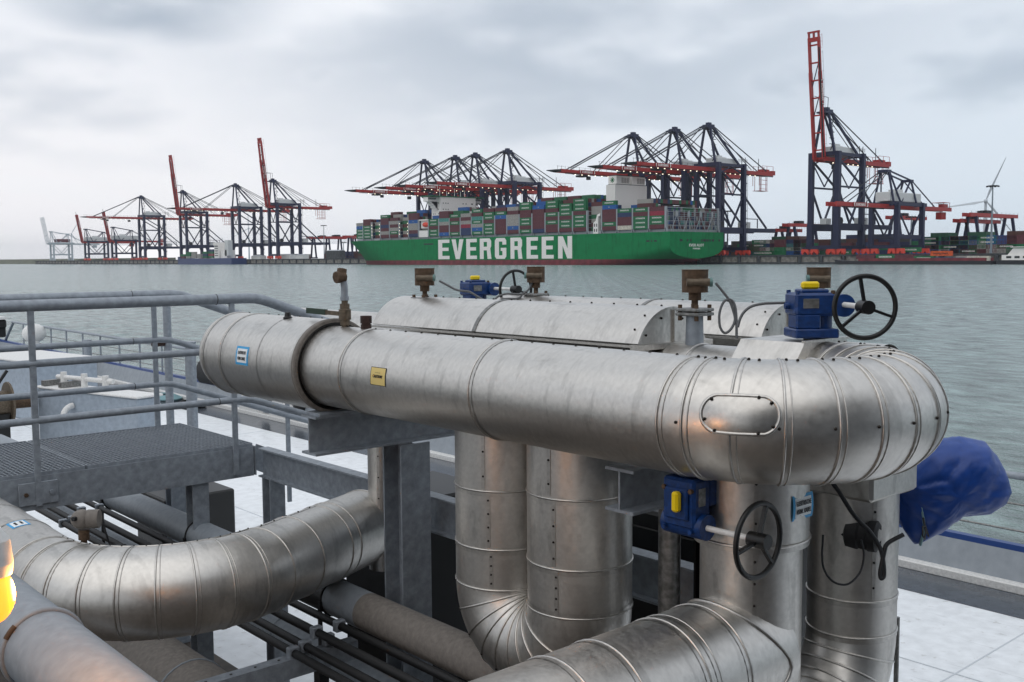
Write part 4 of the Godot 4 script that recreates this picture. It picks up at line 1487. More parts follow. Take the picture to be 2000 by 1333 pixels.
# ---------------------------------------------------------------- the tanker's deck
func make_deck() -> void:
	var h := mb()
	h.box(Vector3(0.8, 0.98, -12), Vector3(21.6, 1.95, 74))
	structure(h, "tanker_hull", M.hull_dark)
	var d := mb()
	d.quad(Vector3(4.1, 2.0, 24.5), Vector3(10.6, 2.0, 24.5), Vector3(10.6, 2.0, -48.5), Vector3(4.1, 2.0, -48.5), Vector3.UP)
	var rd := mb()
	rd.quad(Vector3(-9.9, 1.998, 24.5), Vector3(4.1, 1.998, 24.5), Vector3(4.1, 1.998, -48.5), Vector3(-9.9, 1.998, -48.5), Vector3.UP)
	structure(rd, "rack_deck", M.rack_deck)
	var deck := structure(d, "deck", M.deck)
	# plate seams: narrow welds standing a little proud
	var w := mb()
	for z in [-44.0, -36.0, -28.0, -20.0, -12.0, -4.0]: w.box(Vector3(7.35, 2.001, z), Vector3(6.4, 0.006, 0.014))
	for x in [6.9, 8.75]: w.box(Vector3(x, 2.0015, -12), Vector3(0.014, 0.007, 72))
	put(w, "weld_seams", M.seam, deck).set_meta("kind", "stuff")
	var s := mb()
	s.quad(Vector3(10.6, 2.004, 24.5), Vector3(11.45, 2.004, 24.5), Vector3(11.45, 2.004, -48.5), Vector3(10.6, 2.004, -48.5), Vector3.UP)
	structure(s, "side_walkway", M.deck_dark)
	var g := mb()
	# waterway bar and the sloping gunwale plate, which rises a little towards the bow
	var wb := mb()
	wb.bevel_box(Vector3(11.42, 2.05, -12), Vector3(0.16, 0.1, 73), 0.01)
	structure(wb, "waterway_bar", M.white)
	g.quad(Vector3(11.46, 2.06, 24.5), Vector3(11.66, 2.31, 24.5), Vector3(11.66, 2.58, -48.5), Vector3(11.46, 2.1, -48.5), Vector3(-0.8, 0.6, 0))
	structure(g, "gunwale", M.deck_grey)
	var bl := mb()
	bl.bar(Vector3(11.69, 2.30, 24.5), Vector3(11.69, 2.57, -48.5), 0.1, 0.1)
	structure(bl, "gunwale_edge", M.edge_blue)
	var r := thing("side_railing", "grey tube railing with wires along the tanker's far side", "railing", Vector3(11.7, 2.3, 0))
	var yy := func(z: float) -> float: return 0.0037 * (-z - 2.0)
	var tr := mb()
	tr.tube([Vector3(0, 0.92 + yy.call(10), 10), Vector3(0, 0.92 + yy.call(-42.4), -42.4)], 0.042, 10)
	put(tr, "top_rail", M.galv, r)
	for hh in [0.3, 0.6]:
		var wr := mb()
		wr.tube([Vector3(0, hh + yy.call(10), 10), Vector3(0, hh + yy.call(-41), -41)], 0.012, 6)
		put(wr, "wire", M.steel, r)
	var z := -41.0
	while z < 8.0:
		var p := mb()
		p.cyl(Vector3(0, 0.12 + yy.call(z), z), Vector3(0, 0.9 + yy.call(z), z), 0.03, -1, 8)
		put(p, "post", M.galv, r)
		var f := mb()
		f.cyl(Vector3(0, yy.call(z) - 0.04, z), Vector3(0, 0.12 + yy.call(z), z), 0.034, -1, 8)
		put(f, "foot", M.edge_blue, r)
		z += 1.6
	var en := mb()
	en.bar(Vector3(0, 0.92 + yy.call(-42), -42.2), Vector3(0, yy.call(-42), -43.6), 0.09, 0.05)
	put(en, "end_stay", M.galv, r)

func deckhouse() -> void:
	# the tanker's own deckhouse behind the photographer: it darkens and is mirrored in the sides of the clad pipes
	var t := thing("deckhouse", "grey deckhouse of the tanker standing behind the pipework", "deckhouse", Vector3(0, 2.0, 4.2))
	var b := mb()
	b.bevel_box(Vector3(-0.6, 3.9, 3.0), Vector3(15.0, 7.8, 6.0), 0.06)
	put(b, "wall", M.house, t)
	var r := mb()
	r.bevel_box(Vector3(-0.6, 7.9, 2.7), Vector3(16.0, 0.2, 7.4), 0.04)
	put(r, "roof", M.house, t)
	for k in 9:
		var w := mb()
		w.bevel_box(Vector3(-6.8 + k * 1.55, 6.5, -0.01), Vector3(1.1, 0.9, 0.05), 0.02)
		put(w, "window", M.ship_dark, t)
	var d := mb()
	d.bevel_box(Vector3(2.2, 1.1, -0.01), Vector3(0.9, 2.0, 0.06), 0.02)
	put(d, "door", M.ship_dark, t)

func deck_fittings() -> void:
	# grey lockers on deck
	for q in [[Vector3(6.04, 2.0, -20.48), Vector3(6.81, 2.0, -17.55), 0.5, 1.3, "blue-grey steel deck locker with white pipes clamped on its lid"], [Vector3(6.7, 2.0, -28.6), Vector3(7.24, 2.0, -24.9), 1.6, 1.35, "blue-grey deck trunk beside the winch, standing beyond the locker"]]:
		# the two corners of the near side, depth, height
		var al: Vector3 = (q[1] - q[0]).normalized()
		var t := thing("deck_locker", q[4], "locker")
		t.transform = Transform3D(Basis(al.cross(Vector3.DOWN), Vector3.UP, al), (q[0] + q[1]) / 2)
		var ln: float = (q[1] - q[0]).length()
		var b := mb()
		b.bevel_box(Vector3(q[2] / 2, q[3] / 2, 0), Vector3(q[2], q[3], ln), 0.03)
		put(b, "body", M.locker, t)
		var l := mb()
		l.bevel_box(Vector3(q[2] / 2, q[3] + 0.02, 0), Vector3(q[2] + 0.06, 0.04, ln + 0.06), 0.012)
		put(l, "lid", M.white, t)
		if q[0].z > -25:
			for k in 2:
				var c := mb()
				c.box(Vector3(0.25, q[3] + 0.1, -ln / 2 + 0.2 + k * 0.55), Vector3(0.5, 0.1, 0.1))
				put(c, "channel", M.steel, t)
			var p := mb()
			p.tube([Vector3(0.3, q[3] + 0.2, -1.3), Vector3(0.32, q[3] + 0.2, 0.4)], 0.045, 8)
			for k in 3: p.cyl(Vector3(0.3, q[3] + 0.03, -1.1 + k * 0.65), Vector3(0.3, q[3] + 0.3, -1.1 + k * 0.65), 0.06, -1, 8)
			put(p, "pipe_run", M.white, t)
			var v := mb()
			var pts := []
			for k in 7: pts.append(Vector3(-0.02 - 0.2 * sin(k * PI / 12), q[3] - 0.25 - 0.2 * (1 - cos(k * PI / 12)), -0.35))
			v.tube(pts, 0.055, 8)
			put(v, "drain_spout", M.white, t)
	var w := thing("mooring_winch", "black deck winch with rusty drum beside the lockers", "winch", Vector3(5.2, 2.0, -20.6))
	var b := mb()
	b.box(Vector3(0, 0.45, 0), Vector3(0.5, 0.9, 0.9))
	b.bar(Vector3(-0.1, 1.2, 0.4), Vector3(0.25, 1.7, 0.4), 0.05, 0.05)
	put(b, "base", M.black, w)
	var dr := mb()
	dr.cyl(Vector3(-0.35, 1.05, 0.2), Vector3(0.3, 1.05, 0.2), 0.26, -1, 16)
	for x in [-0.35, 0.3]: dr.cyl(Vector3(x - 0.02, 1.05, 0.2), Vector3(x + 0.02, 1.05, 0.2), 0.42, -1, 16)
	put(dr, "drum", M.brass, w)
	var sh := mb()
	sh.cyl(Vector3(0.3, 1.05, 0.2), Vector3(0.8, 1.05, 0.2), 0.1, -1, 10)
	for k in 4: sh.bar(Vector3(0.72, 1.05, 0.2), Vector3(0.72, 1.05 + 0.18 * sin(k * TAU / 4), 0.2 + 0.18 * cos(k * TAU / 4)), 0.03, 0.03)
	put(sh, "shaft", M.rust, w)
	# posts
	for q in [[5.9, -14.0, 3.25, 0.055, "grey square post with a tap standing on deck behind the catwalk"], [6.05, -13.6, 2.55, 0.075, "thick grey round post standing on deck behind the catwalk"], [12.0, -33.0, 1.2, 0.12, "pale bollard post at the railing, between two stanchions"]]:
		var t := thing("deck_post", q[4], "post", Vector3(minf(q[0], 11.3), 2.0, q[1]))
		var p := mb()
		p.cyl(Vector3.ZERO, Vector3(0, q[2], 0), q[3], -1, 12)
		put(p, "shaft", M.galv, t)
		var c := mb()
		c.cyl(Vector3(0, q[2], 0), Vector3(0, q[2] + 0.02, 0), q[3] * 1.12, -1, 12)
		put(c, "cap", M.galv, t)
		if q[3] < 0.06:
			var tp := mb()
			tp.cyl(Vector3(-0.05, q[2] - 0.7, 0), Vector3(-0.22, q[2] - 0.7, 0), 0.05, 0.06, 8)
			put(tp, "tap", M.rust_dark, t)
	# coils of rope on the walkway
	for q in [[11.0, -26.4, 0.55, "coil of pale blue rope lying on the dark walkway"], [10.9, -24.6, 0.5, "coil of black rope lying on the dark walkway"]]:
		var c := mb()
		var pts := []
		for k in 90:
			var a := TAU * k / 18.0
			var rr: float = q[2] * (1.0 - 0.1 * k / 18.0)
			pts.append(Vector3(cos(a) * rr * 0.7, 0.03 + 0.035 * (k / 18.0) * 0.5, sin(a) * rr))
		c.tube(pts, 0.03, 6)
		var o := put(c, "rope_coil", M.rope if q[1] < -25 else M.rope_black, null, Vector3(q[0], 2.02, q[1]))
		tag(o, q[3], "rope")
	# fender, mooring bits
	var fd := thing("fender", "large black rubber fender hanging at the railing beyond the pipe's end", "fender", Vector3(11.95, 2.75, -25.0))
	var fb := mb()
	fb.lathe(Vector3(0, 0, -0.9), Vector3(0, 0, 1), [[0.0, 0.1], [0.06, 0.3], [0.25, 0.42], [1.55, 0.42], [1.74, 0.3], [1.8, 0.1]], 20)
	put(fb, "body", M.rubber, fd)
	var fr := mb()
	fr.tube([Vector3(-0.05, 0.4, 0.5), Vector3(-0.2, 0.2, 0.5), Vector3(-0.25, -0.4, 0.5)], 0.02, 6)
	put(fr, "lanyard", M.rope, fd)
	for q in [[-22.4, "white steel fairlead bracket at the gunwale beside the black fender"], [-20.9, "white mooring cleat at the gunwale beyond the clad pipe"]]:
		var t := thing("fairlead", q[1], "fairlead", Vector3(11.45, 2.1, q[0]))
		var bb := mb()
		bb.prism([Vector3(-0.1, 0, -0.45), Vector3(-0.1, 0.55, -0.2), Vector3(-0.1, 0.5, 0.1), Vector3(-0.1, 0, 0.55)], Vector3(0.2, 0, 0))
		put(bb, "bracket", M.white, t)
		var rl := mb()
		rl.cyl(Vector3(0.05, 0.1, 0.7), Vector3(0.05, 0.6, 0.7), 0.14, -1, 12)
		put(rl, "roller", M.black, t)
	var vt := thing("mushroom_vent", "small white mushroom vent behind the railing's end", "vent", Vector3(11.35, 2.0, -38.5))
	var vb := mb()
	vb.cyl(Vector3.ZERO, Vector3(0, 0.9, 0), 0.16, -1, 12)
	put(vb, "stalk", M.white, vt)
	var vc := mb()
	vc.ball(Vector3(0, 1.15, 0), 0.42, 8, Vector3(1, 0.8, 0.7))
	put(vc, "hood", M.white, vt)
	var br := thing("bow_fairlead", "black roller fairlead with white top at the tanker's bow", "fairlead", Vector3(11.2, 2.0, -45.5))
	var b1 := mb()
	b1.box(Vector3(0, 0.5, 0), Vector3(0.5, 1.0, 0.5)); b1.bevel_box(Vector3(0.1, 1.15, 0), Vector3(1.9, 0.36, 0.8), 0.06); b1.box(Vector3(0.8, 0.8, 0), Vector3(0.5, 0.4, 0.4))
	put(b1, "frame", M.black, br)
	var b2 := mb()
	b2.box(Vector3(0.1, 1.38, 0), Vector3(1.9, 0.1, 0.82))
	put(b2, "top_plate", M.white, br)

# ---------------------------------------------------------------- clad pipework
func line_pts(a: Vector3, b: Vector3, n: int) -> Array:
	var p := []
	for i in n + 1: p.append(a.lerp(b, float(i) / n))
	return p

func arc_pts(c: Vector3, u: Vector3, v: Vector3, r: float, a0: float, a1: float, n: int) -> Array:
	var p := []
	for i in n + 1:
		var a := lerpf(a0, a1, float(i) / n)
		p.append(c + (u * cos(a) + v * sin(a)) * r)
	return p

func clad(parent: Node3D, pts: Array, r: float, called := "cladding", k := 40, m: Material = null) -> void:
	var b := mb()
	b.tube(pts, r, k, false, false)
	put(b, called, M.clad if m == null else m, parent)

func band(parent: Node3D, ce: Vector3, axis: Vector3, r: float, w := 0.008) -> void:
	# swaged bead: one round ridge and a thin lap edge beside it
	var b := mb()
	b.hoop(ce, axis, r + 0.001, w, 48, 6)
	b.cyl(ce + axis * w, ce + axis * (w + 0.02), r + 0.002, r + 0.002, 48, false)
	put(b, "band", M.band, parent)

func screws(parent: Node3D, pts: Array, r := 0.007) -> void:
	var b := mb()
	for p in pts: b.ball(p, r, 4)
	var o := put(b, "screws", M.screw, parent)
	o.set_meta("kind", "stuff")

func lap_seam(parent: Node3D, a: Vector3, bb: Vector3, n: Vector3, along_w := 0.022, nscrew := 5) -> void:
	var s := mb()
	s.bar(a + n * 0.001, bb + n * 0.001, along_w, 0.004, n)
	put(s, "lap_seam", M.band, parent)
	var pts := []
	for i in nscrew: pts.append(a.lerp(bb, (i + 0.5) / nscrew) + n * 0.004)
	if nscrew > 0: screws(parent, pts, 0.006)

func sticker(parent: Node3D, ce: Vector3, axis: Vector3, n: Vector3, r: float, w: float, h: float, along_axis: bool, base: Material, inner: Material, lines: Array, th: float, turned := 0.0) -> void:
	# a label bent round a pipe: w runs along the pipe's axis, h round it
	var right := axis
	var up := n.cross(right)
	var c0 := ce - n * r
	var patch := func(ww: float, hh: float, off: float) -> MB:
		var b := mb()
		var m := 10
		for i in m:
			var t0 := (-0.5 + float(i) / m) * hh / r
			var t1 := (-0.5 + (i + 1.0) / m) * hh / r
			var n0 := n * cos(t0) + up * sin(t0)
			var n1 := n * cos(t1) + up * sin(t1)
			var p0 := c0 + n0 * (r + off)
			var p1 := c0 + n1 * (r + off)
			b.tri(p0 - right * ww / 2, p0 + right * ww / 2, p1 + right * ww / 2, n0, n0, n1)
			b.tri(p0 - right * ww / 2, p1 + right * ww / 2, p1 - right * ww / 2, n0, n1, n1)
		return b
	var s := put(patch.call(w, h, 0.0012), "sticker", base, parent)
	var fit := Vector2(0.78, 0.74) if base == M.sticker_blue else Vector2(0.93, 0.93)
	put(patch.call(w * fit.x, h * fit.y, 0.002), "panel", inner, s)
	for i in lines.size():
		if lines[i][0] == "": continue
		var t: float = (0.5 - (i + 0.5) / lines.size()) * h * 0.62 / r
		var nn := n * cos(t) + up * sin(t)
		var uu := nn.cross(right)
		var o := lettering(lines[i][0], lines[i][1], M.ink, s, Transform3D(Basis(right, uu, nn), c0 + nn * (r + 0.004)), true, 0.001, lines[i][2])

const P1X := 3.36
const P1Y := 5.04
const BEND_Z := -2.65
const BEND_R := 0.5
func bend_point(a: float) -> Vector3: return Vector3(P1X + BEND_R - BEND_R * cos(a), P1Y, BEND_Z + BEND_R * sin(a))
func bend_dir(a: float) -> Vector3: return Vector3(sin(a), 0, cos(a))
func bend_surface(a: float, t: float, off: float) -> Vector3:
	# t: round the tube, 0 on the outer side, + upwards
	var outw := Vector3(-cos(a), 0, sin(a))
	return bend_point(a) + (outw * cos(t) + Vector3.UP * sin(t)) * (0.25 + off)

func main_pipe() -> void:
	var t := thing("clad_main_pipe", "long thick pipe in dull silver cladding that ends in a wide segmented bend", "pipe")
	# domed end and sleeve
	var cap := mb()
	cap.lathe(Vector3(P1X, P1Y, -6.84), Vector3(0, 0, 1), [[0.0, 0.0], [0.0, 0.18], [0.015, 0.24], [0.05, 0.276], [0.1, 0.287]], 48)
	put(cap, "end_cap", M.clad, t)
	for q in [[-6.74, -6.46], [-6.46, -5.93], [-5.93, -5.46]]: clad(t, line_pts(Vector3(P1X, P1Y, q[0]), Vector3(P1X, P1Y, q[1]), 2), 0.288)
	band(t, Vector3(P1X, P1Y, -6.72), Vector3(0, 0, 1), 0.288, 0.005)
	band(t, Vector3(P1X, P1Y, -6.46), Vector3(0, 0, 1), 0.288, 0.005)
	var sm := mb()
	sm.cyl(Vector3(P1X, P1Y, -5.94), Vector3(P1X, P1Y, -5.925), 0.2895, 0.2895, 48, false)
	put(sm, "lap_edge", M.band, t)
	# open edge of the sleeve: rim, dark gap, sealant
	var rim := mb()
	rim.lathe(Vector3(P1X, P1Y, -5.46), Vector3(0, 0, 1), [[-0.02, 0.295], [0.014, 0.297], [0.02, 0.29], [0.02, 0.272]], 48)
	put(rim, "sleeve_rim", M.pipe_dirty, t)
	var gap := mb()
	gap.lathe(Vector3(P1X, P1Y, -5.46), Vector3(0, 0, 1), [[0.015, 0.275], [0.005, 0.249]], 48)
	put(gap, "sealant", M.black, t)
	for q in [[-5.46, -5.02], [-5.02, -3.84], [-3.84, BEND_Z]]: clad(t, line_pts(Vector3(P1X, P1Y, q[0]), Vector3(P1X, P1Y, q[1]), 2), 0.25)
	band(t, Vector3(P1X, P1Y, -5.02), Vector3(0, 0, 1), 0.25, 0.006)
	band(t, Vector3(P1X, P1Y, -3.84), Vector3(0, 0, 1), 0.25, 0.006)
	# segmented bend: each gore is a straight cylinder between mitres
	var cuts := [0.0, 9.0, 24.0, 40.0, 56.0, 70.0, 84.0, 98.0, 112.0, 126.0, 140.0, 154.0, 168.0, 180.0]
	for i in cuts.size() - 1:
		var a0 := deg_to_rad(cuts[i])
		var a1 := deg_to_rad(cuts[i + 1])
		var pts := []
		for k in 11: pts.append(bend_point(lerpf(a0, a1, k / 10.0)))
		clad(t, pts, 0.25, "gore")
		var bd := mb()
		bd.hoop(bend_point(a0), bend_dir(a0), 0.251, 0.006, 48, 6)
		bd.hoop(bend_point(a0 + 0.035), bend_dir(a0 + 0.035), 0.2505, 0.003, 48, 5)
		put(bd, "band", M.band, t)
		screws(t, [bend_surface(a0 + 0.05, 1.5, 0.002), bend_surface(a0 + 0.13, 1.45, 0.002), bend_surface(a1 - 0.03, 0.05, 0.002)], 0.007)
	clad(t, line_pts(Vector3(P1X + 1.0, P1Y, BEND_Z), Vector3(P1X + 1.0, P1Y, -2.78), 1), 0.25)
	var pts := []
	for k in 18: pts.append(Vector3(P1X, P1Y + 0.25, -5.3 + k * 0.15))
	for k in 9: pts.append(Vector3(P1X + 0.05, P1Y + 0.285, -6.66 + k * 0.14))
	screws(t, pts, 0.007)
	# oval inspection cover with a rolled rim, low dome
	var ca := deg_to_rad(27.0)
	var ct := deg_to_rad(14.0)
	var stad := func(u: float) -> Vector2:
		var l := 0.075
		var rr := 0.072
		var a := TAU * u
		var x := cos(a)
		return Vector2(rr * x + (l if x > 0 else -l) * smoothstep(0.0, 0.25, absf(x)), rr * sin(a))
	var cov := mb()
	var n := 48
	for ring in 5:
		for i in n:
			var q := []
			var w := []
			for e in [[0, 0], [1, 0], [1, 1], [0, 1]]:
				var k: float = (ring + e[0]) / 5.0
				var s: Vector2 = stad.call(float(i + e[1]) / n) * k
				q.append(bend_surface(ca + s.x / 0.74, ct + s.y / 0.25, 0.010 + 0.012 * (1.0 - k * k)))
				var o := bend_surface(ca + s.x / 0.74, ct + s.y / 0.25, 0.1) - bend_surface(ca + s.x / 0.74, ct + s.y / 0.25, 0.0)
				var e1 := bend_surface(ca + s.x / 0.74 * 1.02, ct + s.y / 0.25 * 1.02, 0.0) - bend_surface(ca, ct, 0.0)
				w.append((o.normalized() + (e1 * 1.6)).normalized())
			cov.tri(q[0], q[1], q[2], w[0], w[1], w[2])
			cov.tri(q[0], q[2], q[3], w[0], w[2], w[3])
	var co := put(cov, "inspection_cover", M.band, t)
	var rp := []
	for i in n:
		var s: Vector2 = stad.call(float(i) / n)
		rp.append(bend_surface(ca + s.x / 0.74, ct + s.y / 0.25, 0.009))
	var rb := mb()
	rb.tube(rp, 0.008, 8, true)
	put(rb, "cover_rim", M.band, co)
	var sp := []
	for u in [0.12, 0.22, 0.36, 0.56, 0.7, 0.78, 0.9]:
		var s: Vector2 = stad.call(u) * 0.92
		sp.append(bend_surface(ca + s.x / 0.74, ct + s.y / 0.25, 0.016))
	screws(co, sp, 0.007)
	# labels
	sticker(t, Vector3(3.075, 5.079, -6.128), Vector3(0, 0, 1), Vector3(-0.991, 0.137, 0), 0.288, 0.17, 0.122, true, M.sticker_blue, M.sticker_white, [["ELEKTRISCHE", 0.02, 0.62], ["VERW. KABEL", 0.02, 0.62]], 0.02)
	sticker(t, Vector3(3.111, 5.064, -4.616), Vector3(0, 0, 1), Vector3(-0.996, 0.094, 0), 0.25, 0.146, 0.1, true, M.ink, M.sticker_yellow, [["--- ---- ----", 0.008, 1.0], ["CAUTION!", 0.016, 0.85], ["", 0.006, 0.8]], 0.02)

func shell_cover(parent: Node3D, x: float, za: float, zb: float, cy: float, r: float, half: float, seam: float) -> void:
	for q in [[za, seam - 0.004], [seam + 0.004, zb]]:
		var b := mb()
		var n := 22
		for i in n:
			var t0 := lerpf(-half, half, float(i) / n)
			var t1 := lerpf(-half, half, (i + 1.0) / n)
			var d0 := Vector3(sin(t0), cos(t0), 0)
			var d1 := Vector3(sin(t1), cos(t1), 0)
			var c := Vector3(x, cy, 0)
			for s in [[r, 1.0], [r - 0.012, -1.0]]:
				var p0: Vector3 = c + d0 * s[0]
				var p1: Vector3 = c + d1 * s[0]
				b.tri(p0 + Vector3(0, 0, q[0]), p0 + Vector3(0, 0, q[1]), p1 + Vector3(0, 0, q[1]), d0 * s[1], d0 * s[1], d1 * s[1])
				b.tri(p0 + Vector3(0, 0, q[0]), p1 + Vector3(0, 0, q[1]), p1 + Vector3(0, 0, q[0]), d0 * s[1], d1 * s[1], d1 * s[1])
			for e in [[q[0], -1.0], [q[1], 1.0]]:
				b.quad(c + d0 * r + Vector3(0, 0, e[0]), c + d1 * r + Vector3(0, 0, e[0]), c + d1 * (r - 0.012) + Vector3(0, 0, e[0]), c + d0 * (r - 0.012) + Vector3(0, 0, e[0]), Vector3(0, 0, e[1]))
		put(b, "half_shell", M.clad, parent)
	# end plates, set back a little from the shell's edge
	var ep := []
	for i in 19:
		var t := lerpf(-half, half, i / 18.0)
		ep.append(Vector3(x + sin(t) * (r - 0.013), cy + cos(t) * (r - 0.013), zb - 0.03))
	var e := mb()
	e.prism(ep, Vector3(0, 0, 0.012))
	var eo := put(e, "end_plate", M.clad, parent)
	var rb := mb()
	rb.box(Vector3(x + 0.02, cy + 0.19, zb - 0.012), Vector3(0.004, 0.2, 0.02))
	put(rb, "stiffener", M.band, eo)
	var fl := mb()
	var hx := sin(half) * r
	fl.box(Vector3(x, cy + cos(half) * r - 0.02, zb + 0.0), Vector3(2 * hx + 0.06, 0.03, 0.06))
	fl.box(Vector3(x - hx, cy + cos(half) * r - 0.015, (za + zb) / 2), Vector3(0.05, 0.012, zb - za))
	put(fl, "base_flange", M.band, parent)
	var sc := []
	for k in 14: sc.append(Vector3(x, cy + r + 0.002, lerpf(za + 0.1, zb - 0.08, k / 13.0)))
	for t in [-0.9, -0.55, 0.55, 0.9]: sc.append(Vector3(x + sin(t) * (r + 0.001), cy + cos(t) * (r + 0.001), zb - 0.06))
	for t in [-0.9, -0.3, 0.4, 0.9]: sc.append(Vector3(x + sin(t) * (r - 0.05), cy + cos(t) * (r - 0.05), zb - 0.015))
	screws(parent, sc, 0.007)
	var cl := mb()
	for i in 16:
		var t0 := lerpf(-half, half, i / 16.0)
		var t1 := lerpf(-half, half, (i + 1) / 16.0)
		cl.bar(Vector3(x + sin(t0) * (r + 0.002), cy + cos(t0) * (r + 0.002), seam), Vector3(x + sin(t1) * (r + 0.002), cy + cos(t1) * (r + 0.002), seam), 0.03, 0.006, Vector3(sin(t0), cos(t0), 0))
	put(cl, "joint_strip", M.steel, parent)

func second_pipes() -> void:
	var t := thing("half_shell_pipe", "pipe under a broad half-round silver cover behind the long main pipe", "pipe")
	shell_cover(t, 4.36, -6.1, -3.6, 5.12, 0.31, 1.17, -4.97)
	clad(t, line_pts(Vector3(4.36, 5.04, -6.4), Vector3(4.36, 5.04, -3.62), 2), 0.22)
	clad(t, line_pts(Vector3(4.36, 5.02, -3.62), Vector3(4.36, 5.02, -2.95), 2), 0.215, "stub")
	band(t, Vector3(4.36, 5.02, -3.4), Vector3(0, 0, 1), 0.215, 0.006)
	var bx := mb()
	bx.prism([Vector3(4.1, 4.86, -3.02), Vector3(4.1, 5.2, -3.02), Vector3(4.18, 5.295, -3.02), Vector3(4.54, 5.295, -3.02), Vector3(4.62, 5.2, -3.02), Vector3(4.62, 4.86, -3.02)], Vector3(0, 0, 0.36))
	put(bx, "valve_cover", M.clad, t)
	var ed := mb()
	ed.box(Vector3(4.36, 5.3, -2.655), Vector3(0.4, 0.012, 0.02))
	put(ed, "cover_edge", M.band, t)
	var t2 := thing("half_shell_pipe", "half-round covered pipe furthest from the main pipe, next to the water", "pipe")
	shell_cover(t2, 5.4, -6.15, -3.55, 5.1, 0.31, 1.17, -4.6)
	clad(t2, line_pts(Vector3(5.4, 5.0, -9.4), Vector3(5.4, 5.0, -3.56), 3), 0.2)
	clad(t2, line_pts(Vector3(5.4, 5.0, -3.56), Vector3(5.4, 5.0, -2.9), 2), 0.2, "stub")
	band(t2, Vector3(5.4, 5.0, -7.6), Vector3(0, 0, 1), 0.2, 0.006)

